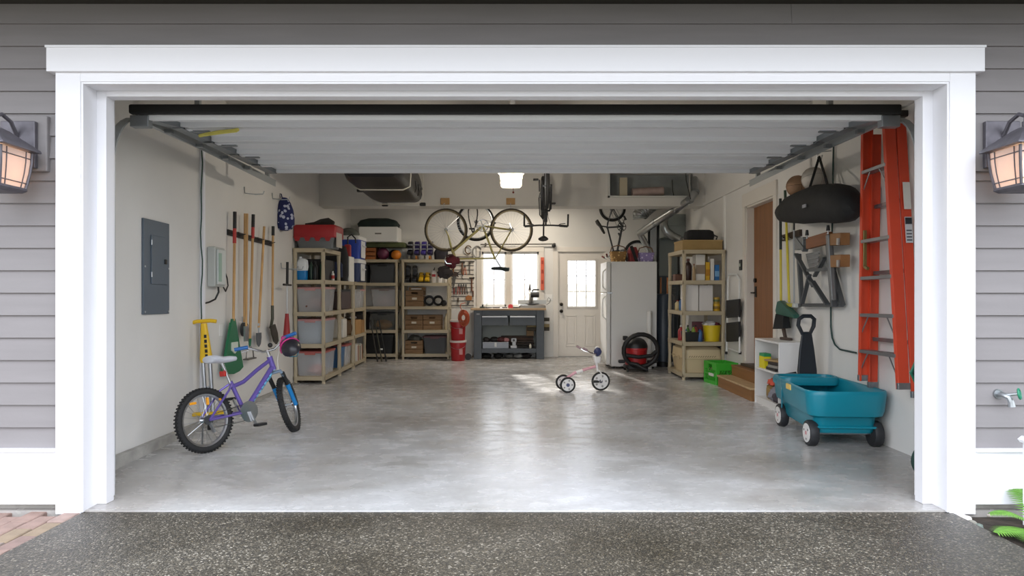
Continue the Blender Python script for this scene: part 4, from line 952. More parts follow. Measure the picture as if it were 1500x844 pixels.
# back wall units: contents of the unit with the white box
xD = -2.5
tote('dark smoky tote with a black lid on the back shelving under the white box', -2.36, 12.95, 3, .50, .40, .36, SMOKE, BLK)
tote('narrow dark tote in the corner of the back shelving', -2.80, 12.95, 3, .32, .40, .34, M('#3d4043', .5), BLK)
tote('pale clear tote on the back shelving under the smoky one', -2.33, 12.95, 2, .52, .40, .34, CLEAR, M('#7d6e6a', .45))
lump('white and pink clothes in the pale clear tote at the back', -2.33, 12.95, LV[2]+.015, (.17, .13, .12), '#b9a9aa', 12)
tote('smoky tote holding orange netting on the back shelving', -2.36, 12.95, 1, .50, .40, .33, M('#6a6a66', .3, alpha=.5), BLK)
lump('orange netting inside the smoky tote', -2.36, 12.93, LV[1]+.015, (.17, .12, .09), '#b5803f', 13)
tote('narrow brown tote in the corner of the back shelving', -2.80, 12.95, 1, .30, .40, .33, M('#3d3632', .5), BLK)
tote('solid black tote with a white label on the lowest back board', -2.42, 12.95, 0, .58, .42, .36, M('#1f2022', .45), BLK)
solo(MB().bb(0, .07, 0, .002, 0, .03), 'tote_label', WHT, 'small white label on the solid black tote', 'label', on(-2.42, 12.755, LV[0]+.07))
# top of that unit
t = thing('wooden_crate', 'orange brown wooden slat crate on top of the corner shelving', 'crate', on(-2.62, 12.95, LV[4]))
for z in (0, .08, .16): MB().bb(-.13, .13, -.16, -.145, z, z+.06).bb(-.13, .13, .145, .16, z, z+.06).build('slat', M('#a4602c', .6), t)
for x in (-.13, .10): MB().bb(x, x+.03, -.145, .145, 0, .225).build('end_board', M('#8f5126', .6), t)
solo(MB().ball((0, 0, .115), .115, 18, 12), 'purple_ball', M('#6a2c4a', .5, nz=(6, .3)), 'purple red ball between the crate and the orange ball', 'ball', on(-2.365, 12.87, LV[4]))
solo(MB().ball((0, 0, .10), .10, 14, 10), 'dark_ball', M('#1e2436', .6), 'dark navy ball beside the purple ball', 'ball', on(-2.19, 13.02, LV[4]))
solo(MB().ball((0, 0, .09), (.095, .095, .09), 18, 12), 'orange_ball', M('#cf7a1f', .5, nz=(9, .2)), 'orange ball at the edge of the corner shelving', 'ball', on(-2.11, 12.82, LV[4]))
solo(MB().loft([rr(.95, .40, .05, 0, 4), rr(.98, .42, .05, .05, 4), rr(.9, .36, .05, .09, 4)]), 'folded_tent', M('#4e5634', .8, nz=(6, .3)), 'olive green folded tarp under the white box', 'tarp', on(-2.41, 12.96, LV[4]+.235))
t = thing('white_box', 'long white storage box with a slot handle on the folded tarp', 'box', on(-2.42, 12.90, LV[4]+.326))
MB().bb(-.36, .36, -.24, .24, 0, .28).build('body', WHT, t, .015)
MB().bb(-.06, .06, -.242, -.238, .14, .165).build('slot_handle', M('#75716c', .6), t)
t = solo(MB().loft([rr(.72, .42, .08, 0, 5), rr(.76, .44, .1, .06, 5), rr(.66, .38, .1, .13, 5), rr(.4, .2, .08, .17, 5)]), 'green_duffel', M('#1d2a27', .8, nz=(7, .3)), 'dark green folded bag on top of the white box', 'bag', on(-2.45, 12.9, LV[4]+.607))
# unit with the skates
def skate(label, x, D, z, c, c2, rz=0):
    t = thing('inline_skate', label, 'skate', on(x, D, z), rz)
    MB().prism([(-.10, .09), (.15, .09), (.17, .12), (.15, .16), (.05, .19), (.03, .34), (-.10, .36), (-.12, .2)], -.045, .045, 'x', Matrix.Rotation(PI, 4, 'Z')).build('boot', M(c, .45), t, .022)
    MB().bb(-.012, .012, -.14, .10, .05, .09).build('wheel_frame', M('#77797c', .4, .6), t)
    for i in range(4): MB().cyl((-.014, -.125+.075*i, .038), (.014, -.125+.075*i, .038), .038, n=14).build('wheel', M(c2, .5), t)
    for z2 in (.2, .28): MB().box((0, -.06, z2), (.096, .10, .018)).build('buckle', M('#a9abb0', .35, .6), t, .004)
skate('black inline skate at the end of the row on the back shelving', -1.86, 12.93, LV[4], '#1e1d22', '#8f8a80')
skate('purple inline skate beside the black one', -1.73, 12.92, LV[4], '#2f2560', '#b9752e')
skate('lighter purple inline skate in the middle of the row', -1.60, 12.92, LV[4], '#43368c', '#a8a49a')
skate('dark violet inline skate with an orange wheel, next to the black bag', -1.48, 12.92, LV[4], '#251e4a', '#b9752e')
solo(MB().loft([rr(.24, .2, .06, 0, 4), rr(.26, .22, .06, .14, 4), rr(.18, .14, .05, .22, 4)]), 'gear_bag', M('#28252d', .8, nz=(9, .3)), 'black gear bag on the skate shelving next to the skates', 'bag', on(-1.28, 12.93, LV[4]))
def boot(label, x, D, z, c, c2, h=.30):
    t = thing('rain_boot', label, 'boot', on(x, D, z))
    MB().prism([(-.10, .02), (.15, .02), (.17, .06), (.12, .10), (.03, .13), (.02, h), (-.10, h), (-.10, .1)], -.042, .042, 'x', Matrix.Rotation(PI, 4, 'Z')).build('upper', M(c, .4), t, .022)
    MB().prism([(-.11, 0), (.16, 0), (.165, .022), (-.11, .022)], -.045, .045, 'x', Matrix.Rotation(PI, 4, 'Z')).build('sole', M(c2, .6), t, .006)
    for zz in (h*.55, h*.8): MB().box((0, .04, zz), (.092, .13, .022)).build('stripe', M(c2, .5), t, .008)
boot('black boot nearer the shelf leg on the skate shelving', -1.90, 12.9, LV[3], '#202124', '#4a4c50', .33)
boot('black boot beside the yellow boots', -1.77, 12.9, LV[3], '#26272a', '#55585c', .33)
boot('yellow boot with black stripes next to the black boots', -1.645, 12.9, LV[3], '#d2a81f', '#1d1a14', .20)
boot('yellow boot with black stripes next to the white bottles', -1.53, 12.9, LV[3], '#d8ae22', '#221d14', .20)
for i, x in enumerate((-1.41, -1.30)):
    t = thing('detergent_bottle', ('white bottle with a red label next to the yellow boots', 'white bottle with a red label next to the slim white bottle')[i], 'bottle', on(x, 12.88, LV[3]))
    MB().loft([rr(.08, .06, .02, 0), rr(.10, .07, .03, .13), rr(.09, .065, .03, .20), rr(.04, .04, .015, .235)]).build('body', M('#e8e4e0', .35), t)
    MB().box((0, -.033, .14), (.07, .01, .05)).build('red_label', M('#c23a3f', .5), t, .004)
    MB().cyl((0, 0, .235), (.015, 0, .29), .016, .009).build('spout', M('#c9c24a' if i else '#3a3a35', .5), t)
bottle('slim white bottle at the end of the boot shelf', -1.19, 12.88, LV[3], .03, .20, '#d9d4cc', '#cfcac2')
CRT = M('#7c5f40', .65, nz=(6, .2, (1, 1, 6)))
def crate(label, x, D, lv, w=.33, d=.36, h=.28):
    t = thing('wooden_crate', label, 'crate', on(x, D, LV[lv]))
    for k in range(3):
        z0 = k*h/3+.004; z1 = (k+1)*h/3-.004
        if k < 2: MB().bb(-w/2, w/2, -d/2, -d/2+.015, z0, z1).build('front_slat', CRT, t, .002)
        else: MB().bb(-w/2, -.06, -d/2, -d/2+.015, z0, z1).bb(.06, w/2, -d/2, -d/2+.015, z0, z1).bb(-.06, .06, -d/2, -d/2+.015, z1-.03, z1).bb(-.06, .06, -d/2, -d/2+.015, z0, z0+.018).build('front_slat', CRT, t, .002)
        MB().bb(-w/2, -w/2+.012, -d/2+.015, d/2-.015, z0, z1).bb(w/2-.012, w/2, -d/2+.015, d/2-.015, z0, z1).bb(-w/2, w/2, d/2-.015, d/2, z0, z1).build('side_slat', CRT, t)
    MB().bb(-w/2+.012, w/2-.012, -d/2+.015, d/2-.015, 0, .012).build('bottom', CRT, t)
    MB().bb(-.045, .045, -d/2-.002, -d/2, h*.42, h*.55).build('paper_label', M('#c9c2b2', .7), t)
crate('wooden crate with a hand hole below the black boots', -1.76, 12.94, 2, h=.30)
carton('shallow wooden lid tray resting on the crate below the boots', -1.73, 12.95, LV[2]+.301, .28, .3, .055, '#8d6b44', tape=False, name='tray', cat='tray')
crate('wooden crate nearer the corner on the second board', -1.77, 12.94, 1, .33)
crate('wooden crate with a pale label beside the white jug', -1.43, 12.94, 1, .33)
crate('wooden crate full of bags on the lowest board', -1.77, 12.94, 0, .33, h=.25)
lump('grey plastic bags spilling over the lowest wooden crate', -1.77, 12.90, LV[0]+.19, (.12, .12, .08), '#55554f', 21, 'bag_heap', 'bag')
tote('grey smoky tote with a maroon lid on the lowest board', -1.38, 12.95, 0, .46, .40, .33, SMOKE, M('#5f3c3f', .5))
for i, (x, c) in enumerate(((-1.50, '#26282b'), (-1.33, '#1c1d1f'))):
    t = thing('rope_coil', '%s coil of black strapping on the third board of the skate shelving' % ('loose', 'tight')[i], 'coil', on(x, 12.88, LV[2]))
    m2 = MB()
    for k in range(6): m2.ring((0, .02*k-.05, .105+.012*math.sin(k*2)), (.2*math.sin(k), 1, .2*math.cos(k*1.7)), .085-.004*(k % 3), .012, 20, 6)
    m2.build('loops', M(c, .7), t)
solo(MB().ball((0, 0, .06), .06, 14, 9), 'black_ball', BLK, 'small black ball beside the strapping coils', 'ball', on(-1.22, 12.82, LV[2]))
t = thing('wire_basket', 'small white wire basket on the third board of the skate shelving', 'basket', on(-1.155, 12.98, LV[2]))
m2 = MB()
for z in (.005, .07, .14): m2.tube([(-.05, -.14, z), (.05, -.14, z), (.05, .14, z), (-.05, .14, z)], .003, 5, True)
for k in range(5): y_ = -.14+.07*k; m2.tube([(-.05, y_, .14), (-.05, y_, .005), (.05, y_, .005), (.05, y_, .14)], .002, 4)
m2.build('wires', M('#b9b5ad', .4), t)
bottle('tall cream bottle beside the labelled crate', -1.18, 12.90, LV[1], .042, .30, '#cdbf9f', '#cdbf9f')
# ================================================================== back wall: workbench, tools, fridge
WB = 12.72; bx0, bx1 = P(694, 0, WB).x, P(797, 0, WB).x; bh = .915
t = thing('workbench', 'dark grey workbench with two drawers and a wooden top under the window', 'workbench', on((bx0+bx1)/2, WB+.21))
w2 = (bx1-bx0)/2; BG = M('#464b50', .45, .2, nz=(4, .1))
MB().bb(-w2-.06, w2+.035, -.24, .24, bh, bh+.035).build('top', M('#b09472', .5, nz=(4, .12, (1, 8, 8))), t, .004)
for x in (-w2, w2-.145):
    MB().bb(x, x+.145, -.21, -.13, 0, bh).build('leg', BG, t, .006)
    MB().bb(x, x+.145, .13, .21, 0, bh).build('leg', BG, t, .006)
MB().bb(-w2+.145, w2-.145, -.20, -.18, bh-.10, bh).build('apron', BG, t)
for a, b in ((-w2+.15, -.012), (.012, w2-.15)):
    d_ = MB().bb(a, b, -.208, .18, bh-.285, bh-.105).build('drawer', BG, t, .003)
    MB().bb(a+.005, b-.02, -.224, -.208, bh-.135, bh-.108).build('drawer_pull', M('#b9bcbe', .4, .4), d_, .004)
MB().bb(-w2+.02, w2-.02, -.205, .2, .17, .195).build('lower_shelf', BG, t)
MB().bb(-w2+.145, w2-.145, -.208, -.195, .12, .20).build('shelf_lip', BG, t)
MB().bb(-w2+.1, w2-.1, .185, .2, .2, bh-.02).build('back_panel', M('#8d938f', .6), t)
MB().bb(-w2+.05, -w2+.11, -.212, -.209, bh-.085, bh-.06).build('nameplate', M('#9b9d9f', .4), t)
wx = (bx0+bx1)/2
def wb(x, y_, z): return on(wx+x, WB+.21+y_, z)
t = thing('tool_box', 'grey metal toolbox with a pale latch on the workbench shelf', 'toolbox', wb(-.25, -.05, .196))
MB().bb(-.245, .245, -.1, .1, 0, .12).build('tray', M('#83868c', .4, .3), t, .005)
MB().bb(-.02, .02, -.106, -.1, .03, .11).build('latch', M('#cfcfcc', .4), t)
for i, (x, y_, r, c) in enumerate(((-.17, .0, .05, '#2a2422'), (-.03, .02, .055, '#201e1d'), (.10, .0, .05, '#5c2a2a'), (.2, .01, .04, '#c98d8d'))):
    solo(MB().ball((0, 0, r*.7), (r*1.4, r, r), 12, 8, .4, 6, i+30), 'hand_tool', M(c, .6), ('black drill body', 'black clamp head', 'dark red grip', 'pink rag')[i]+' lying in the grey toolbox', 'tool', wb(-.25+x, -.05+y_, .318))
for i, (x0, x1, z, c, dy) in enumerate(((-.1, .48, .20, '#241d18', 0), (.0, .48, .25, '#2f231b', .03), (-.05, .47, .30, '#3a2a20', .05), (-.25, .46, .345, '#4a3528', .08), (-.15, .47, .385, '#33261d', .09))):
    solo(MB().bb(x0, x1, -.03, .05, 0, .038), 'lumber_offcut', M(c, .7, nz=(6, .2)), ('black board at the bottom of the offcut pile under the bench', 'dark brown board second in the offcut pile', 'brown board in the middle of the offcut pile', 'long tan board in the offcut pile', 'topmost dark board of the offcut pile')[i], 'board', wb(0, .05+dy*.6, z-.003))
t = thing('wood_block', 'upright brown wood block inside the workbench', 'wood', wb(.40, .0, .425)); MB().bb(-.07, .07, -.05, .05, 0, .2).build('block', M('#6d5433', .6, nz=(5, .2)), t, .004)
t = thing('air_nailer', 'white and grey power tool beside the toolbox', 'tool', wb(.09, -.1, .196))
MB().bb(-.06, .06, -.05, .05, 0, .05).bb(-.03, .04, -.04, .04, .05, .15).bb(-.05, .05, -.045, .045, .12, .19).build('body', M('#b9bcc2', .4), t, .012)
MB().cyl((.0, -.05, .155), (.0, -.06, .155), .02).build('knob', BLK, t)
bottle('tiny glue bottle on the workbench shelf', wx+.40, WB+.06, .196, .022, .09, '#cfcbbd', '#e3ddc9')
for i, (x, c) in enumerate(((-.42, '#1b1d1c'), (-.2, '#222222'), (.0, '#5a5a58'), (.18, '#8b8c8a'), (.33, '#241f1f'))):
    lump(('black tyre pump', 'black tool bag', 'grey hose bundle', 'pale metal fittings', 'dark cloth heap')[i]+' on the floor beneath the workbench', wx+x, WB+.2, 0, (.09, .12, .05), c, 40+i, 'floor_clutter', 'clutter')
# bench-top items
t = thing('miter_saw', 'compound miter saw on the workbench in front of the window', 'saw', wb(.44, .0, bh+.036))
MB().loft([rr(.50, .26, .03, 0), rr(.50, .26, .03, .05), rr(.40, .2, .03, .07)]).build('base', M('#8f8c86', .4, .5), t)
MB().cyl((0, 0, .07), (0, 0, .085), .13, n=26).build('turntable', M('#5b5b59', .4, .5), t)
MB().bb(-.27, -.03, .06, .08, .07, .15).bb(.03, .27, .06, .08, .07, .15).build('fence', M('#b5b3ad', .4, .6), t)
MB().bar((0, .10, .06), (-.03, .06, .30), .05, .06).build('arm', M('#a8a7a5', .4, .5), t)
MB().cyl((-.06, .0, .22), (-.035, .0, .22), .125, n=28).build('blade_guard', M('#c8c6c1', .35, .3), t)
MB().cyl((-.03, 0, .25), (.13, .0, .25), .052, n=18).build('motor', M('#29282a', .5), t)
MB().tube([(.0, -.02, .31), (.02, -.03, .345), (.13, -.03, .345)], .014).build('handle', BLK, t)
MB().prism([(-.07, .33), (-.02, .33), (-.035, .44), (-.05, .46)], -.03, .03, 'y').build('dust_spout', M('#4c4440', .5), t)
MB().tube([(.27, .0, .06), (.33, 0, .10), (.35, 0, .16), (.31, 0, .2), (.28, 0, .14)], .005, 6).build('power_cord', BLK, t)
for i, (x, w, h, c) in enumerate(((-.50, .10, .03, '#3d4a44'), (-.38, .13, .02, '#2a2a2a'), (-.24, .14, .022, '#3a3330'), (-.08, .10, .02, '#2a2726'), (.15, .14, .02, '#332f2d'))):
    solo(MB().bb(-w/2, w/2, -.02, .02, 0, h), 'bench_tool', M(c, .5, .3), ('green grey sharpening stone', 'black file', 'dark chisel', 'short black wrench', 'dark bar clamp')[i]+' lying on the workbench top', 'tool', wb(x, -.1, bh+.036), bevel=.004)
t = thing('tape_measure', 'red tape dispenser standing on the workbench', 'tape', wb(.03, -.08, bh+.036))
MB().prism([(-.05, 0), (.05, 0), (.04, .06), (.0, .075), (-.04, .06)], -.025, .025, 'y').build('body', M('#d4363a', .4), t, .006)
bottle('small white glue bottle on the workbench sill', wx-.42, WB+.30, bh+.036, .02, .09, '#d9e4e0', '#2f7d6f')
# lumber stub ends poking past the bench
for i, (py, c) in enumerate(((468, '#3a352c'), (477, '#8a7a55'), (482, '#413a30'))):
    solo(MB().cyl((0, 0, 0), (.42, 0, 0), .035, n=10) if i != 1 else MB().bb(0, .42, -.05, .05, -.03, .03), 'lumber_stub', M(c, .7), ('dark round stock end beside the workbench under its top', 'pale square lumber end beside the workbench', 'dark round stock end below the pale lumber')[i], 'lumber', (P(772, py, 12.86)), tilt=False)
# horizontal tool rails left of the window with hanging tools
rx0, rx1 = P(659, 0, YB).x, P(694, 0, YB).x
t = thing('slat_wall', 'white slat panel with dark rails for hand tools left of the window', 'tool panel', (rx0, YB, zat(450, YB)), tilt=False)
hp_ = zat(372, YB)-zat(450, YB)
MB().bb(0, rx1-rx0, -.012, 0, 0, hp_).build('panel', M('#d8d1c6', .6), t)
for i in range(12): MB().bb(0, rx1-rx0, -.02, -.012, .03+i*.085, .042+i*.085).build('rail', M('#3d3833', .5), t)
def hung_tool(label, px, py, L, hc, kind, hl=.5):
    p = P(px, py, YB-.035)
    t = thing('hand_tool', label, 'tool', p, tilt=False); hm = M(hc, .5); st = M('#55524e', .4, .7)
    if kind == 'pliers':
        MB().tube([(-.012, 0, 0), (-.02, 0, -L*.5), (-.028, 0, -L)], [.006, .007, .008], 6).tube([(.012, 0, 0), (.02, 0, -L*.5), (.028, 0, -L)], [.006, .007, .008], 6).build('handle', hm, t)
        MB().prism([(-.016, 0), (.016, 0), (.01, .05), (-.01, .05)], -.007, .007, 'y').build('jaw', st, t)
    elif kind == 'hammer':
        MB().cyl((0, 0, 0), (0, 0, -L), .011, .015).build('handle', hm, t)
        MB().cyl((-.05, 0, .01), (.045, 0, .01), .014).cyl((.03, 0, .01), (.05, 0, .01), .02).build('head', st, t)
    elif kind == 'saw':
        MB().prism([(0, 0), (.07, 0), (.02, -L), (0, -L)], -.002, .002, 'y').build('blade', st, t)
        MB().prism([(-.02, 0), (.09, .0), (.10, .08), (.02, .10), (-.03, .06)], -.012, .012, 'y').build('handle', hm, t)
    elif kind == 'square':
        MB().bb(-.008, .008, -.004, .004, -L, 0).bb(-.008, .09, -.005, .005, -.015, .01).build('blade', st, t)
        MB().bb(-.014, .014, -.01, .01, -.05, .01).build('stock', hm, t)
    elif kind == 'clamp':
        MB().tube([(.05*math.cos(a), 0, -.06+.06*math.sin(a)) for a in [-.6+4.6*i/12 for i in range(13)]], .008, 6).build('frame', hm, t)
        MB().cyl((.03, 0, -.1), (.06, 0, -.16), .006).build('screw', st, t)
    else:
        MB().cyl((0, 0, 0), (0, 0, -L*hl), .012, .014).build('handle', hm, t)
        MB().cyl((0, 0, -L*hl), (0, 0, -L), .004).build('shaft', st, t)
for a in (('brown handled hammer on the slat panel', 664, 378, .3, '#7a5230', 'hammer'), ('black handled saw at the edge of the slat panel', 663, 405, .25, '#3a2a22', 'saw'),
          ('dark wooden mallet handle tool near the panel top', 677, 385, .22, '#6b4126', 'hammer'), ('orange handled pliers high on the slat panel', 681, 392, .14, '#b5562a', 'pliers'),
          ('steel square hanging near the window casing', 688, 383, .24, '#4b4037', 'square'), ('brown brace tool hanging beside the casing', 691, 408, .25, '#6a3f25', 'hammer'),
          ('red pliers in the row on the slat panel', 672, 420, .15, '#a8332c', 'pliers'), ('dark pliers in the row on the slat panel', 675.5, 420, .15, '#3b2f2b', 'pliers'),
          ('brown pliers in the row on the slat panel', 679, 420, .15, '#7b4a33', 'pliers'), ('black pliers in the row on the slat panel', 682.5, 420, .15, '#2a2625', 'pliers'),
          ('long screwdriver at the edge of the slat panel', 665, 422, .24, '#7d2d27', 'driver'), ('grey screwdriver beside the long one', 668, 420, .22, '#5b5a57', 'driver'),
          ('orange hand saw hanging low on the slat panel', 684, 440, .10, '#a3662c', 'saw'), ('dark chisel hanging low on the slat panel', 671, 436, .18, '#4a3a2c', 'driver'),
          ('brown file with a dark handle by the casing', 693, 426, .22, '#5a3522', 'driver'), ('black cutters hanging mid panel', 674, 398, .11, '#222222', 'clamp')): hung_tool(*a)
for i, (px, py, R) in enumerate(((699, 369, .085), (686, 366, .06))):
    t = thing('c_clamp', ('grey C clamp hanging above the window casing', 'brown spring clamp beside the grey C clamp')[i], 'clamp', P(px, py, YB-.04), tilt=False)
    MB().tube([(R*1.0*math.cos(a), 0, R*1.3*math.sin(a)) for a in [.5+5.0*k/16 for k in range(17)]], .011, 6).build('frame', M(('#8b8b88', '#6b5238')[i], .4, .5), t)
    MB().cyl((R*.7, 0, -R*.9), (R*.7, 0, R*.3), .008).build('screw', STEEL, t)
# rod above the window, level, switch
t = thing('wall_rod', 'long grey rod with a black ball end above the window', 'rod', P(757, 357.5, YB-.07), tilt=False)
MB().cyl((-.70, 0, -.01), (.75, 0, .0), .013).build('rod', M('#6d6a64', .4, .5), t)
MB().ball((.71, -.01, -.035), .04).build('ball_end', BLK, t)
for x in (-.6, .72): MB().bb(x-.015, x+.015, 0, .07, -.03, .02).build('bracket', M('#4b4945', .5), t)
t = thing('spirit_level', 'orange red spirit level hanging on the window casing', 'level', P(794.5, 425, YB-.03), tilt=False)
MB().bb(-.033, .033, -.02, .01, 0, .63).build('beam', M('#d9664a', .5), t, .004)
for z in (.12, .32, .5): MB().bb(-.02, .02, -.022, -.019, z, z+.07).build('vial_slot', M('#a53c28', .5), t)
t = thing('light_switch', 'white double switch plate between the window and the back door', 'switch', P(805, 436, YB), tilt=False)
MB().bb(-.06, .06, -.008, 0, -.06, .06).build('plate', WHT, t, .003)
for x in (-.025, .025): MB().bb(x-.006, x+.006, -.018, -.008, -.012, .012).build('toggle', WHT, t)
# red buckets with extension cord
bp = on(P(671, 0, 12.5).x, 12.5)
def bucket(label, loc, z, cream=False):
    t = thing('bucket', label, 'bucket', loc+Vector((0, 0, z)))
    c = M('#a51f25', .35)
    MB().lathe([(.122, 0), (.125, .006), (.140, .30), (.146, .30), (.146, .33), (.150, .33), (.150, .365), (.144, .365), (.140, .33), (.12, .02), (.02, .012)], 26).build('body', c, t)
    MB().lathe([(.152, .335), (.156, .34), (.156, .365), (.150, .372)], 26).build('rim', M('#d3c9c4', .5), t)
    MB().tube([(.155*math.cos(a), -.155*math.sin(a), .32-.10*math.sin(a)) for a in [PI*i/12 for i in range(13)]], .003, 5).build('bail_handle', STEEL, t)
    MB().prism([(.03, .12), (.09, .12), (.09, .22), (.03, .22)], -.1375, -.122, 'y').build('print_patch', M('#c98d8b', .5), t)
    return t
bucket('lower red bucket standing on the floor beside the workbench', bp, 0)
bucket('upper red bucket stacked on the lower red bucket', bp, .373)
t = thing('extension_cord', 'orange extension cord coil hanging at the end of the workbench', 'cord', P(679, 466, 12.35), tilt=False)
m2 = MB()
for k in range(14):
    R = .04+.06*((k*.37) % 1)
    m2.tube([((R*.95)*math.cos(a)+.01*math.sin(k), -.05+.008*k, (R*1.5)*math.sin(a)+.01*math.cos(k*1.3)) for a in [2*PI*i/24 for i in range(24)]], .007, 6, True)
m2.build('coil', M('#b0502e', .6), t)
MB().tube([(-.02, 0, .12), (-.06, -.02, .2), (-.05, .05, .26), (.02, .1, .27)], .007, 6).build('loose_end', M('#b0502e', .6), t)
solo(MB().cyl((0, -.02, .06), (0, .02, .06), .06, n=20).cyl((0, -.03, .06), (0, .03, .06), .02, n=12), 'caster_wheel', M('#2a2a2c', .6), 'small black wheel on the floor beside the red buckets', 'wheel', on(P(685.5, 0, 12.55).x, 12.6))
# ------------------------------------------------------------ refrigerator
fx0, fx1, fy0 = 1.60, 2.43, 11.2; fh = 1.755; fd = .72
t = thing('refrigerator', 'tall white refrigerator standing sideways beside the back door', 'refrigerator', on(0, fy0+fd/2))
FW = M('#dcdcda', .35)
MB().bb(fx0+.08, fx1, -fd/2, fd/2, .03, fh).build('cabinet', FW, t, .012)
zs = fh-(429-383)/157*fh
for z0, z1, nm in ((.06, zs-.006, 'door'), (zs+.006, fh, 'freezer_door')):
    d_ = MB().bb(fx0, fx0+.074, -fd/2, fd/2, z0, z1).build(nm, FW, t, .018)
    hy = -fd/2+.07
    za, zb = ((z0+.75, z1-.04) if nm == 'door' else (z0+.04, z1-.12))
    MB().tube([(fx0, hy, za), (fx0-.045, hy, za+.05), (fx0-.05, hy, (za+zb)/2), (fx0-.045, hy, zb-.05), (fx0, hy, zb)], .012, 8).build('handle', WHT, d_)
MB().bb(fx0+.02, fx0+.10, -fd/2-.01, -fd/2+.02, zs-.012, zs+.012).build('hinge', STEEL, t)
for x in (fx0+.12, fx1-.06):
    for y_ in (-fd/2+.05, fd/2-.05): MB().cyl((x, y_, 0), (x, y_, .035), .025).build('foot', BLK, t)
FT = lambda x, y_: on(x, fy0+y_, fh+.002)
def basket(label, x, c, c2, h, w=.30):
    t = thing('basket', label, 'basket', FT(x, .22))
    MB().loft([rr(w*.8, .26, .04, 0), rr(w, .30, .04, h), rr(w*.95, .28, .04, h), rr(w*.76, .24, .04, .015)], True, True).build('body', floral(c, c2, 22), t)
    MB().tube([(-w/2, 0, h-.01), (-w*.4, 0, h+.08), (0, 0, h+.11), (w*.4, 0, h+.08), (w/2, 0, h-.01)], .009, 6).build('handle', M('#6a4c35', .6), t)
basket('tan wicker basket on top of the refrigerator', 1.83, '#8c6a3f', '#c9a768', .17, .26)
basket('lavender flowered basket on top of the refrigerator', 2.29, '#8d7fae', '#c9bfd9', .15, .26)
t = thing('gift_bag', 'dark red bag with a black stripe between the baskets on the refrigerator', 'bag', FT(2.07, .20), .1)
MB().loft([rr(.14, .14, .02, 0), rr(.16, .15, .03, .18), rr(.12, .05, .02, .25)]).build('body', M('#7d2a2c', .7, nz=(12, .4)), t)
MB().bar((-.05, -.08, .26), (.05, -.08, .0), .05, .02, up=(0, 1, 0)).build('stripe', BLK, t)
t = thing('vacuum_cleaner', 'red and black shop vacuum with its hose coiled in front of the refrigerator', 'vacuum', on(P(932, 0, 10.85).x, 10.9))
MB().lathe([(.145, .09), (.165, .10), (.178, .34), (.183, .345), (.183, .37), (.178, .385)], 26).build('tank', M('#b01f22', .35), t)
MB().lathe([(.185, .37), (.185, .40), (.175, .44), (.13, .50), (.07, .53), (.01, .535)], 26).build('lid', M('#1d1d1f', .45), t)
MB().loft([rr(.36, .34, .08, .05, 5), rr(.36, .34, .08, .09, 5), rr(.28, .28, .08, .11, 5)]).build('base', BLK, t)
for x in (-.15, .15):
    for y_ in (-.14, .14): MB().cyl((x-.015, y_, .027), (x+.015, y_, .027), .027, n=14).build('caster', BLK, t)
hose = [(.04+.265*math.cos(a), -.20-.03*math.sin(a*1.0), .34+.255*math.sin(a)) for a in [-2.2+2*PI*i/40 for i in range(41)]]
hose += [(-.02, -.21, .12), (.06, -.23, .07), (.12, -.24, .045)]
MB().tube(hose, [.033+.004*(i % 2) for i in range(len(hose))], 10).build('hose', M('#161618', .55), t)
MB().tube([(-.20, -.22, .27), (0, -.23, .24), (.2, -.22, .26), (.28, -.21, .33)], .03, 10).build('hose_loop', M('#161618', .55), t)
for c_, d_ in (((-.19, -.13, .53), (.07, .08, .07)), ((.24, -.13, .16), (.16, .08, .04)), ((-.24, -.1, .16), (.10, .1, .05))): MB().box(c_, d_).build('accessory', BLK, t, .012)
t = thing('poster_tube', 'white cardboard tube leaning upright against the refrigerator side', 'tube', on(P(951, 0, 11.12).x, 11.135), rot=Matrix.Rotation(.012, 3, 'X'))
MB().cyl((0, 0, 0), (0, 0, .94), .042, n=18).build('tube', WHT, t); MB().cyl((0, 0, .94), (0, 0, .95), .043, n=18).build('end_cap', M('#cfcdc8', .5), t)
# ------------------------------------------------------------ tricycle
tp = F(853, 573)
t = thing('tricycle', 'pink and white child tricycle standing in the middle of the floor', 'tricycle', tp, math.radians(8))
PK = M('#d8a3ad', .35); WT = M('#e6e3e0', .4)
def trw(x, y_, R, nm):
    c = Vector((x, y_, R))
    a = MB().ring(c, (0, 1, 0), R-.014, .014, 30, 8).build('tyre', RUB, t)
    MB().cyl(c-Vector((0, .009, 0)), c+Vector((0, .009, 0)), R-.024, n=26).build('wheel_disc', WT, a)
    MB().cyl(c-Vector((0, .02, 0)), c+Vector((0, .02, 0)), .022, n=12).build('hub', M('#4a4f74', .4), a)
    for i in range(5):
        q = 2*PI*i/5; MB().cyl(c+Vector((math.cos(q)*.055*R/.1, -.0105, math.sin(q)*.055*R/.1)), c+Vector((math.cos(q)*.055*R/.1, .0105, math.sin(q)*.055*R/.1)), .012*R/.1, n=8).build('vent', M('#9a9894', .5), a)
trw(-.22, -.13, .10, 'l'); trw(-.22, .13, .10, 'r'); trw(.24, 0, .122, 'f')
MB().cyl((-.22, -.14, .10), (-.22, .14, .10), .009).tube([(-.22, 0, .10), (-.2, 0, .17), (-.10, 0, .235), (.05, 0, .28), (.17, 0, .31)], .019, 10).build('frame', PK, t)
MB().bb(-.26, -.17, -.11, .11, .11, .125).build('rear_step', PK, t, .006)
MB().cyl((-.08, 0, .235), (.0, 0, .262), .025).build('seat_clamp', WT, t)
MB().tube([(.24, .04, .122), (.235, .04, .23), (.20, .02, .27)], .009).tube([(.24, -.04, .122), (.235, -.04, .23), (.20, -.02, .27)], .009).cyl((.2, 0, .25), (.165, 0, .47), .017).build('fork', WT, t)
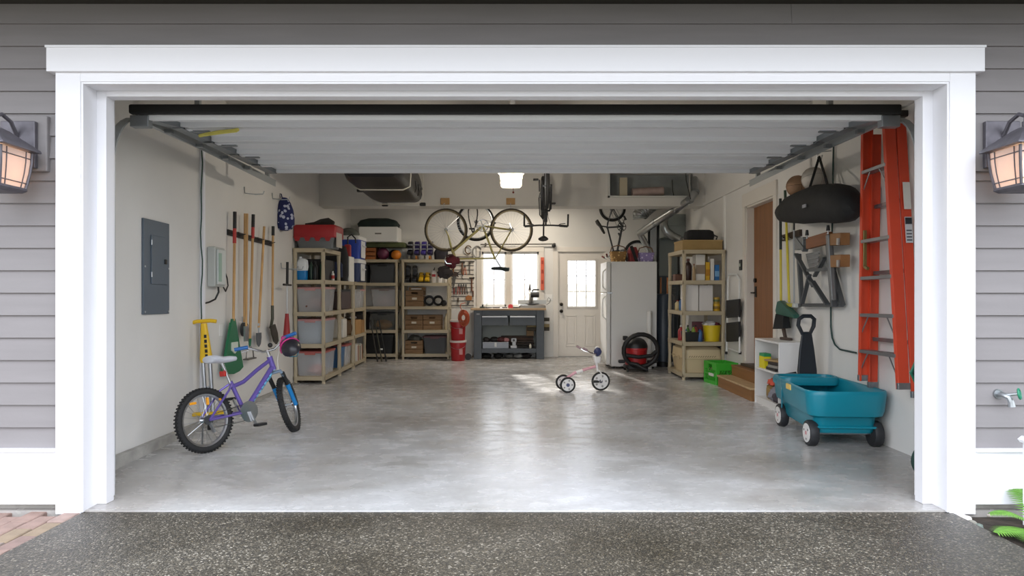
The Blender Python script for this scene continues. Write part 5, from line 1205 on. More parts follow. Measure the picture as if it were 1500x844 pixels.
MB().tube([(.0, -.17, .54), (.06, -.15, .50), (.15, -.09, .475), (.17, 0, .475), (.15, .09, .475), (.06, .15, .50), (.0, .17, .54)], .009).build('handlebar', CHROME, t)
for s_ in (-1, 1): MB().cyl((.02, s_*.165, .53), (-.035, s_*.175, .56), .015).build('grip', M('#a88f94', .5), t)
MB().ball((.195, -.02, .50), (.05, .05, .055), 14, 9, .2).build('bell', M('#3c4268', .3), t)
MB().ball((.20, .03, .53), (.035, .035, .035), 12, 8).build('horn', WT, t)
MB().loft([rr(.07, .09, .02, .36, 4, .19), rr(.10, .12, .03, .43, 4, .19), rr(.10, .12, .03, .44, 4, .19)]).build('front_basket', WT, t)
for s_ in (-1, 1):
    MB().bar((.24, s_*.05, .122), (.24+s_*.085, s_*.06, .122-s_*.01), .012, .016).build('crank', CHROME, t)
    MB().box((.24+s_*.095, s_*.10, .122-s_*.01), (.075, .07, .025)).build('pedal', BLK, t, .006)
# ------------------------------------------------------------ ducts and heater in the right corner
t = thing('flue_pipe', 'shiny silver flue pipe running down from the recess to the heater corner', 'duct', P(1020, 270, BY-.05), tilt=False)
def rel(px, py, D): return P(px, py, D)-P(1020, 270, BY-.05)
DUCT = M('#b4b7b8', .28, 1, nz=(9, .1))
pth = [rel(1017, 258, BY+.1), rel(1017, 270, BY-.05), rel(1018, 281, BY-.12), rel(1010, 293, BY-.15), rel(990, 307, 11.05), rel(960, 326, 11.5), rel(937, 342, 11.9)]
MB().tube(pth, .062, 14).build('upper_run', DUCT, t)
MB().tube([rel(937, 342, 11.9), rel(948, 362, 12.0), rel(958, 382, 12.1)], .055, 14).build('lower_run', DUCT, t)
for i in (2, 3, 4, 5):
    a = pth[i]; b = (pth[i+1]-pth[i-1]).normalized(); MB().cyl(a-b*.02, a+b*.02, .067, n=16).build('joint_band', GALV, t)
for a in (3, 4): MB().tube([pth[a]+Vector((0, -.066, 0)), pth[a]+Vector((-.06, -.03, .3)), pth[a]+Vector((-.06, 0, .48))], .006, 5).build('hanger_wire', BLK, t)
t = thing('flex_duct', 'ribbed silver flexible duct under the beam', 'duct', P(940, 315, 11.9), tilt=False)
m2 = MB(); pts = [(.22, .0, .22), (.14, 0, .16), (.02, 0, .06), (-.03, 0, .0), (-.02, 0, -.07)]
fine = []
for i in range(4):
    for k in range(7): fine.append(Vector(pts[i]).lerp(Vector(pts[i+1]), k/7))
MB().tube(fine, [.125+.012*(i % 2) for i in range(len(fine))], 18).build('hose', DUCT, t)
t = thing('furnace', 'grey furnace cabinet with sheet metal plenum behind the right shelving', 'furnace', on(2.86, 12.75))
MB().bb(-.22, .22, -.38, .38, 0, 1.55).build('cabinet', M('#4a5258', .5, .3), t, .008)
MB().bb(-.2, .2, -.36, .36, 1.55, 2.22).build('plenum', M('#7f8686', .45, .6), t, .004)
MB().bb(-.13, .24, -.75, .40, 2.22, 2.62).bb(-.132, .242, -.76, -.75, 2.40, 2.42).bb(-.132, .242, -.76, -.75, 2.22, 2.24).build('trunk_duct', M('#8b9190', .42, .6, nz=(3, .12)), t, .004)
MB().bb(-.18, .18, -.385, -.378, .2, .8).build('access_panel', M('#39424a', .5, .3), t, .004)
t = thing('square_duct', 'tall galvanised square duct rising beside the refrigerator', 'duct', on(2.56, 12.15))
MB().bb(-.055, .055, -.055, .055, 0, 2.50).build('shaft', GALV, t, .004)
for z in (.6, 1.2, 1.75): MB().bb(-.06, .06, -.06, .06, z, z+.03).build('seam_band', GALV, t)
for i, x in enumerate((2.48, 2.64)):
    solo(MB().cyl((0, 0, 0), (0, 0, 2.45), .022, n=10), 'iron_pipe', M('#232527', .6, .4), ('black iron pipe on the fridge side of the square duct', 'black iron pipe on the furnace side of the square duct')[i], 'pipe', on(x, 12.10))
t = thing('elbow_duct', 'shiny square elbow duct below the trunk duct', 'duct', P(978, 325, 11.95), tilt=False)
MB().tube([(0, .1, .08), (-.05, .02, .06), (-.07, 0, -.05), (-.03, -.0, -.16), (.10, .0, -.26), (.2, .02, -.3)], .07, 14).build('elbow', DUCT, t)
t = thing('water_heater', 'dark blue grey water heater in the corner behind the refrigerator', 'water heater', on(2.62, 11.55))
MB().lathe([(.15, .08), (.17, .09), (.17, 1.18), (.15, 1.22), (.03, 1.23)], 26).build('tank', M('#343f4c', .4), t)
MB().lathe([(.12, 0), (.12, .08)], 20).build('stand', BLK, t)
MB().cyl((-.05, 0, 1.2), (-.05, 0, 1.5), .014).cyl((.06, 0, 1.2), (.06, 0, 1.5), .014).build('water_line', M('#a56b45', .35, .9), t)
# junk in the recess
solo(MB().bb(-.06, .06, -.03, .03, 0, .30), 'wood_offcut', M('#b3aa93', .7), 'pale board standing in the recess of the beam', 'board', (1.83, BY+.1, RZ0+.002), tilt=False)
solo(MB().cyl((0, 0, .07), (.5, 0, .10), .07, n=14), 'insulated_pipe', M('#a8948d', .7, nz=(7, .2)), 'pinkish wrapped pipe lying in the recess of the beam', 'pipe', (1.98, BY+.15, RZ0+.002), tilt=False)
# ================================================================== right wall
def W(px, py, off=.03):
    D = WR(px, off); return Vector((XR-off, D, zat(py, D)))
# ---- things on the right shelving
def fx(px, D=9.9): return (px-745)*D/1000
t = thing('flat_carton', 'flat tan carton on top of the right shelving', 'box', on(2.775, 10.02, LV[4]))
MB().bb(-.285, .285, -.25, .25, 0, .14).build('body', M('#9b8050', .7, nz=(6, .08)), t, .006)
MB().bb(-.29, .29, -.255, .255, .125, .145).build('lid', M('#a88c5a', .7), t, .004)
t = thing('laptop_bag', 'black soft bag lying on the flat tan carton', 'bag', on(2.78, 9.98, LV[4]+.146))
MB().loft([rr(.38, .26, .06, 0, 5), rr(.41, .28, .07, .06, 5), rr(.38, .26, .06, .13, 5), rr(.30, .18, .05, .155, 5)]).build('body', M('#17171a', .8, nz=(9, .3)), t)
MB().tube([(.18, -.1, .08), (.23, -.13, .05), (.215, -.13, .01)], .012, 6).build('strap', BLK, t)
def shelfbox(label, px0, px1, py0, lv, D, c, d=.18, name='box', band=None):
    x0, x1 = fx(px0, D), fx(px1, D); h = zat(py0, D)-(fz(D)+LV[lv])
    t = thing(name, label, 'box', on((x0+x1)/2, D+d/2, LV[lv])); w = x1-x0-.006
    MB().bb(-w/2, w/2, -d/2, d/2, 0, h).build('body', M(c, .6), t, .006)
    if band: MB().bb(-w/2-.001, w/2+.001, -d/2-.0015, -d/2, h*.25, h*.6).build('printed_panel', M(band, .6), t)
shelfbox('tall white paper towel pack on the upper right shelving', 1019, 1033, 373, 3, 9.82, '#d6d3cc', .2, 'towel_pack', '#8e7d6b')
shelfbox('yellow box beside the paper towel pack', 1033.5, 1040, 384, 3, 9.82, '#d0a329', .15, 'yellow_box', '#b07a1d')
shelfbox('narrow white box next to the yellow one', 1040.5, 1046.5, 379, 3, 9.82, '#dcd9d2', .15, 'white_carton')
shelfbox('blue box at the end of the upper right shelving', 1047, 1054, 388, 3, 9.82, '#2d6fb0', .15, 'blue_box', '#7fb0d8')
bottle('dark brown round bottle beside the paper towel pack', fx(1010), 9.98, LV[3], .055, .32, '#3a2724', '#5b2f28')
bottle('tan thin bottle beside the dark round one', fx(1016.5, 9.8), 9.80, LV[3], .022, .24, '#a58c67', '#7c4a3a')
solo(MB().bb(-.10, .10, -.08, .08, 0, .10), 'small_tin', M('#6c4a3c', .5), 'low brown tin at the side of the upper right shelving', 'tin', on(2.58, 10.25, LV[3]), bevel=.01)
shelfbox('square white box left of its twin on the right shelving', 1003.5, 1023.5, 418, 2, 9.80, '#dddad6', .25, 'white_carton')
shelfbox('square white box beside the yellow tins on the right shelving', 1024, 1044.5, 418, 2, 9.80, '#d5d2cf', .25, 'white_carton')
t = thing('tin_can', 'lower yellow tin beside the white boxes', 'tin', on(fx(1049.5, 9.85), 9.85, LV[2])); MB().lathe([(.048, 0), (.05, .004), (.05, .1), (.048, .104)], 18).build('can', M('#d3a92c', .4), t); MB().lathe([(.0505, .03), (.051, .031), (.051, .07), (.0505, .071)], 18).build('label_band', M('#8b6a22', .5), t)
t = thing('tin_can', 'upper yellow tin stacked on the lower one', 'tin', on(fx(1049.5, 9.85), 9.85, LV[2]+.105)); MB().lathe([(.043, 0), (.045, .004), (.045, .09), (.043, .094)], 18).build('can', M('#b8963a', .4), t); MB().lathe([(.0455, .03), (.046, .031), (.046, .06), (.0455, .061)], 18).build('label_band', M('#5b6a42', .5), t)
bottle('blue spray can on the side of the right shelving', 2.56, 10.12, LV[2], .035, .19, '#2f5f94', '#e0ded8')
bottle('cream jar on the side of the right shelving', 2.55, 10.30, LV[2], .04, .15, '#c9b98c', '#a33c33')
# wire grid on its open side
t = thing('wire_grid', 'dark wire grid leaning inside the right shelving', 'grid', on(2.53, 10.45, LV[2]), rot=Matrix.Rotation(TH, 3, 'X'))
m2 = MB()
for k in range(6): m2.cyl((0, -.12+.05*k, 0), (0, -.12+.05*k, .36), .003, n=4)
for k in range(6): m2.cyl((0, -.12, .03+.06*k), (0, .13, .03+.06*k), .003, n=4)
m2.build('wires', M('#3a3a38', .5), t)
t = thing('mop_bucket', 'yellow bucket of white and maroon rags on the right shelving', 'bucket', on(fx(1043, 9.88), 9.90, LV[1]))
MB().lathe([(.10, 0), (.105, .005), (.125, .22), (.132, .22), (.132, .235), (.122, .235), (.10, .03), (.01, .025)], 26).build('body', M('#d9bd1c', .4), t)
MB().ball((-.02, 0, .24), (.11, .10, .05), 16, 9, .45, 8, 51).build('white_rag', M('#cfccc9', .85), t)
MB().ball((.05, -.04, .235), (.06, .06, .04), 14, 8, .4, 8, 52).build('maroon_rag', M('#5b1f2c', .85), t)
t = thing('black_bin', 'low black bin of spray cans on the right shelving', 'bin', on(fx(1013, 9.88), 9.92, LV[1]))
MB().loft([rr(.20, .22, .02, 0), rr(.24, .26, .03, .14), rr(.225, .245, .03, .14), rr(.19, .21, .02, .01)]).build('body', M('#1d1f20', .5), t)
for i, (dx, dy, c, lb) in enumerate(((-.06, -.05, '#4b7a34', 'green'), (.02, -.06, '#8fa83a', 'lime'), (.07, .0, '#b34a37', 'red'), (-.03, .05, '#c9c7bd', 'white'))):
    bottle('%s spray can standing in the low black bin' % lb, fx(1013, 9.88)+dx, 9.92+dy, LV[1]+.012, .028, .22, c, '#2b2b2b')
bottle('blue spray bottle beside the yellow bucket', fx(1026, 9.8), 9.82, LV[1], .035, .2, '#31588c', '#7d2430')
bottle('red can at the side of the right shelving', 2.55, 10.1, LV[1], .045, .22, '#9c2d33', '#d9d6d0')
shelfbox('pink box at the back of the right shelving', 1018, 1034, 472, 1, 10.3, '#7d4a55', .2, 'pink_box')
bottle('white bottle with a blue cap at the side of the right shelving', 2.56, 9.86, LV[1], .04, .17, '#d9d7d4', '#2f6f9c')
t = thing('pet_carrier', 'beige plastic pet carrier with slotted vents at the bottom of the right shelving', 'pet carrier', on(2.79, 10.16, LV[0]))
BE = M('#cbb894', .5); BE2 = M('#b9a783', .5)
MB().loft([rr(.50, .72, .06, 0, 4), rr(.55, .78, .06, .18, 4), rr(.56, .79, .06, .20, 4)]).build('lower_shell', BE, t)
MB().loft([rr(.555, .785, .06, .202, 4), rr(.53, .76, .06, .33, 4), rr(.44, .66, .06, .375, 4)]).build('upper_shell', BE, t)
MB().loft([rr(.57, .80, .06, .192, 4), rr(.575, .805, .06, .20, 4), rr(.57, .80, .06, .21, 4)]).build('seam_flange', BE2, t)
for r_ in range(3):
    for k in range(12):
        MB().bar((-.20+.033*k-.010, -.388+.008*r_, .232+.036*r_-.010), (-.20+.033*k+.010, -.386+.008*r_, .232+.036*r_+.010), .008, .008, up=(0, 1, 0)).build('vent_slot', M('#5a4e3c', .7), t)
MB().box((-.29, -.1, .2), (.02, .08, .05)).box((-.29, .2, .2), (.02, .08, .05)).build('latch', BE2, t, .005)
# ---- step stool hung on the wall
t = thing('step_stool', 'folded white step stool with black treads hanging on the right wall', 'step stool', W(1074, 517, .02), tilt=False)
o_ = W(1074, 517, .02)
def ws(px, py, off=.04): return W(px, py, off)-o_
SW = M('#dfe0de', .4)
MB().tube([ws(1064, 514), ws(1066, 440), ws(1066, 410), ws(1068, 402), ws(1079, 402), ws(1083, 410), ws(1083, 440), ws(1084, 516)], .013, 8).build('front_frame', SW, t)
MB().tube([ws(1064.5, 515, .075), ws(1066, 436, .075)], .012, 8).tube([ws(1083.5, 514, .075), ws(1082, 436, .075)], .012, 8).tube([ws(1064.5, 510, .06), ws(1083.5, 516, .06)], .011, 8).build('rear_frame', SW, t)
for a, b in ((438, 466), (471, 501)):
    p = [ws(1063.5, a+2, .10), ws(1082, a, .10), ws(1082, b-1, .085), ws(1063, b, .085)]; q = [v+Vector((.03, 0, 0)) for v in p]
    MB().loft([p, q]).build('tread', M('#1f2022', .6), t, .006)
for px in (1064, 1084): MB().cyl(ws(px, 515), ws(px, 519), .017).build('rubber_foot', RUB, t)
t = thing('door_button', 'small black wall button beside the step stool', 'switch', W(1086, 396, 0), tilt=False)
MB().bb(-.02, 0, -.045, .045, 0, .14).build('case', M('#2a2b2a', .5), t, .006); MB().bb(-.024, -.02, -.02, .02, .05, .09).build('button', M('#b9c2b4', .5), t)
# ---- steps to the side door
t = thing('door_steps', 'two wooden steps up to the side door', 'steps', on(2.95, 8.49))
ST = M('#8b6238', .6, nz=(3, .15, (8, .6, 8))); ST2 = M('#b89c75', .7, nz=(12, .15), bump=(50, .3))
MB().bb(-.155, .155, -.62, .62, 0, .13).build('lower_riser', ST, t, .003)
MB().bb(-.17, .155, -.63, .63, .13, .155).build('lower_tread', ST2, t, .004)
MB().bb(.02, .155, -.60, .60, .155, .27).build('upper_riser', ST, t, .003)
MB().bb(.01, .155, -.60, .60, .27, .295).build('upper_tread', ST, t, .003)
# ---- green crate
t = thing('plastic_crate', 'bright green slatted plastic crate on the floor by the right shelving', 'crate', on(2.925, 9.42), .12)
GC = M('#3fae33', .4); cw, cd, ch = .31, .42, .30
for sx in (-1, 1):
    for sy in (-1, 1): MB().box((sx*(cw/2-.02), sy*(cd/2-.02), ch/2), (.04, .04, ch)).build('corner_post', GC, t, .004)
def cside(ax, s_, L_):
    for z, h in ((0.0, .05), (.125, .02), (.20, .10)):
        b_ = MB()
        if z == .20 and ax == 'y': b_.bb(-L_/2, -.06, -.006, .006, z, z+h).bb(.06, L_/2, -.006, .006, z, z+h).bb(-.06, .06, -.006, .006, z+.07, z+h)
        else: b_.bb(-L_/2, L_/2, -.006, .006, z, z+h)
        b_.build('side_band', GC, t, 0, (Matrix.Translation((0, s_*(cd/2-.008), 0)) if ax == 'x' else Matrix.Translation((s_*(cw/2-.008), 0, 0)) @ Matrix.Rotation(PI/2, 4, 'Z')))
    n = 8
    for k in range(n):
        u = -L_/2+L_*(k+.5)/n
        MB().bar((u-.03, 0, .05), (u+.03, 0, .2), .008, .012, up=(0, 1, 0)).build('lattice_bar', GC, t, 0, (Matrix.Translation((0, s_*(cd/2-.008), 0)) if ax == 'x' else Matrix.Translation((s_*(cw/2-.008), 0, 0)) @ Matrix.Rotation(PI/2, 4, 'Z')))
for s_ in (-1, 1): cside('x', s_, cw-.02); cside('y', s_, cd-.02)
MB().bb(-cw/2+.01, cw/2-.01, -cd/2+.01, cd/2-.01, 0, .012).build('floor_panel', GC, t)
MB().bb(-cw/2-.002, -cw/2+.001, -.12, .04, .11, .15).build('paper_label', M('#d9d6cd', .7), t)
# ---- white bookcase
t = thing('bookcase', 'low white open bookcase against the right wall behind the wagon', 'bookcase', on(2.965, 7.48))
BW = M('#e2e0de', .4); hw_, hd2, hh = .145, .35, .715
for y_ in (-hd2, hd2-.022): MB().bb(-hw_, hw_, y_, y_+.022, 0, hh).build('side_panel', BW, t, .002)
MB().bb(-hw_, hw_, -hd2, hd2, hh, hh+.022).build('top_panel', BW, t, .002)
for z in (.06, .39): MB().bb(-hw_+.002, hw_-.008, -hd2+.022, hd2-.022, z, z+.02).build('shelf_panel', BW, t, .002)
MB().bb(-hw_+.01, -hw_+.028, -hd2+.022, hd2-.022, 0, .06).build('plinth', BW, t); MB().bb(hw_-.008, hw_, -hd2+.022, hd2-.022, .06, hh).build('back_panel', BW, t)
def bk(dx, dy, z): return on(2.965+dx, 7.48+dy, z)
t = thing('plant_food_box', 'yellow box with a green top on the bookcase shelf', 'box', bk(-.08, .20, .411))
MB().bb(-.04, .04, -.075, .075, 0, .13).build('body', M('#e0cf1c', .5), t, .004); MB().bb(-.04, .04, -.075, .075, .13, .165).build('green_top', M('#2b8f57', .5), t, .004)
for i, (dx, dy, w, d, h, z, c, lb) in enumerate(((-.02, -.06, .20, .26, .03, 0, '#2a2727', 'black tray'), (-.03, -.10, .18, .22, .025, .031, '#8d8a84', 'grey plate'), (-.01, -.05, .17, .2, .03, .057, '#3a3331', 'brown black case'), (.02, -.02, .20, .34, .02, .088, '#a88c63', 'tan folded card'))):
    solo(MB().bb(-w/2, w/2, -d/2, d/2, 0, h), 'flat_item', M(c, .6), lb+' in the flat stack on the bookcase shelf', 'tray', bk(dx, dy, .411+z), .1*i, bevel=.004)
for i, (dx, dy, r, c, lb) in enumerate(((-.03, .06, (.09, .10, .09), '#8e7445', 'tan paper bag'), (-.05, -.06, (.09, .09, .08), '#8c8a92', 'grey lilac bundle'), (-.06, -.19, (.08, .10, .06), '#4d4750', 'dark grey bundle'))):
    lump(lb+' on the bottom of the white bookcase', 2.965+dx, 7.48+dy, .081, r, c, 60+i, 'soft_bundle', 'bundle', .4)
lump('coral red cloth resting on the bundles in the white bookcase', 2.90, 7.50, .081+.155, (.05, .07, .04), '#d9614a', 66, 'red_cloth', 'cloth', .4)
lump('yellow green cloth on the tan paper bag in the bookcase', 2.93, 7.58, .081+.16, (.04, .05, .03), '#b7bf4a', 68, 'green_cloth', 'cloth', .4)
t = thing('hand_brush', 'dark brown wooden clamp standing on top of the white bookcase', 'clamp', bk(.06, -.02, .738), .2)
MB().bar((0, -.1, .015), (0, .08, .015), .04, .03).bar((0, .0, .02), (0, .05, .16), .03, .035).build('body', M('#4b3d35', .6), t, .006)
MB().cyl((0, .05, .16), (0, .08, .2), .01).build('screw', STEEL, t)
# ---- wagon
wc = on(2.78, 6.04)
t = thing('toy_wagon', 'turquoise plastic pull wagon with white hubbed wheels by the ladder', 'wagon', wc, math.radians(-4))
TQ = M('#0d7f93', .32, nz=(2, .05))
rg = [rr(.43, .95, .06, .115, 5), rr(.455, .98, .07, .14, 5), rr(.46, 1.0, .08, .235, 5), rr(.485, 1.02, .09, .25, 5), rr(.55, 1.10, .11, .262, 5), rr(.575, 1.13, .12, .30, 5), rr(.60, 1.16, .13, .43, 5), rr(.60, 1.16, .13, .455, 5), rr(.585, 1.145, .125, .468, 5), rr(.56, 1.12, .12, .46, 5), rr(.54, 1.09, .11, .42, 5), rr(.46, .98, .09, .24, 5), rr(.44, .96, .08, .22, 5)]
rg = [[(x*(1-.16*y_), y_, z) for x, y_, z in r] for r in rg]
MB().loft(rg).build('tub', TQ, t)
MB().loft([rr(.56, .30, .10, .40, 5, 0, .43), rr(.565, .31, .10, .44, 5, 0, .43), rr(.54, .28, .1, .475, 5, 0, .43), rr(.50, .22, .08, .475, 5, 0, .43), rr(.49, .21, .08, .42, 5, 0, .43)]).build('rear_seat_rim', TQ, t)
MB().bb(-.235, .235, -.505, -.48, .155, .175).build('bumper_band', TQ, t, .008)
MB().box((-.285, .22, .33), (.012, .02, .26)).build('side_seam', M('#0b6f82', .4), t, .005)
MB().box((-.305, -.02, .43), (.012, .11, .05)).build('sticker', M('#e3c067', .5), t, .004)
for sx in (-1, 1):
    for y_ in (-.42, .40):
        c = Vector((sx*(.255 if y_ < 0 else .225), y_, .104))
        ty = MB().lathe([(.055, -.035), (.098, -.035), (.105, -.025), (.105, .025), (.098, .035), (.055, .035)], 30, Matrix.Translation(c) @ Matrix.Rotation(PI/2, 4, 'Y')).build('wheel', M('#26272a', .6), t)
        MB().cyl(c+Vector((sx*.034, 0, 0)), c+Vector((sx*.040, 0, 0)), .078, n=26).build('hub_cap', M('#dcdad8', .4), ty)
        for i in range(3):
            q = 2*PI*i/3+.4; MB().box((c.x+sx*.0405, c.y+.05*math.cos(q), c.z+.05*math.sin(q)), (.003, .016, .016)).build('hub_mark', M('#5a5557', .5), ty)
        MB().box((c.x+sx*.0415, c.y, c.z), (.003, .028, .028)).build('hub_centre', M('#c98d92', .5), ty)
for y_ in (-.42, .40): MB().cyl((-.24, y_, .104), (.24, y_, .104), .012).build('axle', STEEL, t)
hx = .09
MB().loft([[(hx-.085, .60, .34), (hx+.085, .60, .34), (hx+.085, .64, .34), (hx-.085, .64, .34)], [(hx-.09, .625, .50), (hx+.09, .625, .50), (hx+.09, .665, .50), (hx-.09, .665, .50)], [(hx-.07, .64, .70), (hx+.07, .64, .70), (hx+.07, .675, .70), (hx-.07, .675, .70)], [(hx-.05, .64, .86), (hx+.045, .64, .86), (hx+.045, .67, .86), (hx-.05, .67, .86)]]).build('handle_shaft', M('#1b2229', .4), t, .01)
MB().tube([(hx-.045, .655, .86), (hx-.085, .65, .94), (hx-.08, .645, 1.0), (hx-.04, .64, 1.03), (hx+.03, .64, 1.03), (hx+.065, .645, 1.0), (hx+.06, .65, .93), (hx+.03, .655, .86)], .020, 8, True).build('handle_loop', M('#1b2229', .4), t)
MB().bb(hx-.03, hx+.03, .56, .62, .28, .36).build('handle_pivot', M('#1b2229', .4), t)
t = thing('small_stroller', 'black framed toy with pink cloth standing between the wagon and the bookcase', 'toy', on(2.83, 6.86))
MB().tube([(-.06, 0, 0), (-.07, .02, .36), (-.05, .02, .43), (.06, .02, .45), (.07, 0, .40), (.07, 0, 0)], .014, 8).build('frame', M('#1e2227', .5), t)
MB().ball((.0, .02, .37), (.05, .04, .06), 12, 8, .3, 6, 70).build('pink_cloth', M('#c97f88', .8), t)
# ---- step ladder
LO = M('#cf4527', .45, nz=(5, .06)); ALU = M('#8f8f92', .4, .8)
def lad(name, label):
    t = thing(name, label, 'ladder', (XR-.16, 5.42, .5), tilt=False); o_ = Vector((XR-.16, 5.42, .5))
    def at(X, y_, z): return Vector((X, y_, z))-o_
    XF, XRr = XR-.142, XR-.055
    fl = ((5.71, .55), (5.66, 2.66)); fr_ = ((5.13, .55), (5.33, 2.66))
    def yl(z, s_): (a, b), (c, d) = s_; return a+(c-a)*(z-b)/(d-b)
    for s_, sg in ((fl, 1), (fr_, -1)):
        a = at(XF, s_[0][0], s_[0][1]); b = at(XF, s_[1][0], s_[1][1])
        r_ = MB().bar(a, b, .022, .085, up=(1, 0, 0)).build('front_rail', LO, t, .003)
        MB().bar(a+Vector((-.036, -sg*.012, 0)), b+Vector((-.036, -sg*.012, 0)), .03, .012, up=(1, 0, 0)).bar(a+Vector((.036, -sg*.012, 0)), b+Vector((.036, -sg*.012, 0)), .03, .012, up=(1, 0, 0)).build('rail_flange', LO, r_)
        MB().bar(a-Vector((0, 0, .0)), a+(b-a).normalized()*.05, .03, .092, up=(1, 0, 0)).build('foot', ALU, r_, .004)
        a2 = at(XRr, s_[0][0]+sg*.02, .49); b2 = at(XRr, s_[1][0]+sg*.01, 2.60)
        r2 = MB().bar(a2, b2, .02, .075, up=(1, 0, 0)).build('rear_rail', LO, t, .003)
        MB().bar(a2, a2+(b2-a2).normalized()*.05, .03, .08, up=(1, 0, 0)).build('foot', ALU, r2, .004)
        if sg < 0:
            for z0, z1, c in ((1.92, 2.13, '#d9d8d2'), (1.66, 1.86, '#c9cbcf')):
                p = at(XRr, yl(z0, s_)+sg*.035, z0); q = at(XRr, yl(z1, s_)+sg*.034, z1)
                lb_ = MB().bar(p, q, .003, .055, up=(1, 0, 0)).build('sticker', M(c, .5), r2)
                if c != '#d9d8d2':
                    MB().bar(p.lerp(q, .72)+Vector((0, -.002, 0)), p.lerp(q, .97)+Vector((0, -.002, 0)), .003, .05, up=(1, 0, 0)).build('print_block', M('#20242c', .5), lb_)
                    for f_ in (.08, .2, .32, .45): MB().bar(p.lerp(q, f_)+Vector((0, -.002, 0)), p.lerp(q, f_+.05)+Vector((0, -.002, 0)), .003, .04, up=(1, 0, 0)).build('print_line', M('#4b4f57', .5), lb_)
    for z in (.80, 1.10, 1.71, 2.28, 1.405):
        ya, yb = yl(z, fl), yl(z, fr_)
        s2 = MB().bar(at(XF, ya-.01, z), at(XF, yb+.01, z), .09, .028, up=(0, 0, 1)).build('step', ALU, t, .003)
        if z in (.80, 1.10, 2.28):
            for e, sg in ((ya, -1), (yb, 1)): MB().bar(at(XF-.03, e+sg*.02, z-.14), at(XF-.03, e+sg*.12, z-.01), .012, .004, up=(1, 0, 0)).build('brace', ALU, s2)
    for z in (.9, 1.45, 2.0): MB().bar(at(XRr, yl(z, fl), z), at(XRr, yl(z, fr_), z), .035, .03).build('rear_bar', ALU, t, .003)
    MB().bar(at(XF+.06, 5.68, 2.68), at(XF+.06, 5.31, 2.68), .20, .05).build('top_cap', M('#26211f', .5), t, .01)
    MB().bar(at(XF-.03, 5.63, 1.50), at(XF-.03, 5.63, 1.80), .02, .02).bar(at(XF-.03, 5.63, 1.50), at(XF-.03, 5.58, 1.48), .02, .02).build('spreader', M('#8a7a4b', .4, .6), t)
lad('step_ladder', 'tall orange fibreglass step ladder hung on the right wall')
# ---- folding workbench hung on the wall
o_ = W(1200, 450, .03)
t = thing('folding_workbench', 'folded grey portable workbench with wooden jaws hanging on the right wall', 'workbench', o_, tilt=False)
FG2 = M('#55585a', .45, .4); FG3 = M('#77797a', .4, .5)
def wv(px, py, off=.08): return W(px, py, off)-o_
for a, b, w2, off in (((1170, 372), (1175, 448), .045, .07), ((1214, 352), (1222, 450), .06, .10), ((1172, 447), (1233, 447), .045, .06), ((1214, 375), (1234, 448), .05, .05)): MB().bar(wv(*a, off), wv(*b, off), .035, w2, up=(1, 0, 0)).build('leg', FG2, t, .005)
for a, b, w2, off in (((1166, 372), (1192, 420), .045, .11), ((1190, 412), (1212, 446), .05, .11), ((1175, 445), (1186, 402), .04, .12), ((1193, 405), (1208, 378), .04, .11)): MB().bar(wv(*a, off), wv(*b, off), .02, w2, up=(1, 0, 0)).build('strut', FG2, t, .003)
MB().loft([[wv(1180, 372, .12), wv(1201, 368, .12), wv(1196, 398, .12), wv(1186, 398, .12)], [wv(1180, 372, .10), wv(1201, 368, .10), wv(1196, 398, .10), wv(1186, 398, .10)]]).build('step_plate', FG3, t)
for k in range(4): MB().bar(wv(1183+k*.8, 374+k*6, .125), wv(1200-k*1.0, 371.5+k*6, .125), .008, .012, up=(1, 0, 0)).build('tread_rib', M('#8b8d8e', .4, .5), t)
MB().bar(wv(1184, 357, .16), wv(1216, 348, .16), .05, .11, up=(0, 0, 1)).build('wooden_jaw', M('#7a4a2a', .5, nz=(3, .2, (8, .6, 8))), t, .004)
for py in (351, 383): MB().bar(wv(1222, py, .13), wv(1238, py-1, .13), .09, .11, up=(0, 0, 1)).build('wooden_jaw_end', M('#94693f', .5, nz=(4, .2)), t, .006)
MB().bar(wv(1214, 344, .17), wv(1220, 440, .15), .05, .04, up=(1, 0, 0)).build('side_casting', FG3, t, .008)
MB().bar(wv(1168, 350, .15), wv(1180, 366, .15), .05, .06, up=(1, 0, 0)).bar(wv(1168, 358, .14), wv(1180, 356, .14), .06, .12, up=(0, 0, 1)).build('vise_body', FG3, t, .006)
MB().bar(wv(1184, 396, .12), wv(1222, 394, .12), .04, .03).build('cross_rail', FG2, t)
for px, py in ((1182, 341), (1213, 334)):
    c_ = MB().tube([wv(px-4, py+9, .16), wv(px, py+8, .2), wv(px, py+3, .2)], .006, 6).build('crank', STEEL, t); MB().cyl(wv(px, py+4, .2), wv(px, py-4, .2), .018, .012).build('crank_knob', BLK, c_)
for px, py in ((1226, 352), (1226, 384)): MB().bar(wv(px, py+2, .19), wv(px+3, py+2, .19), .012, .06).build('bracket', M('#a9a9a6', .4, .6), t)
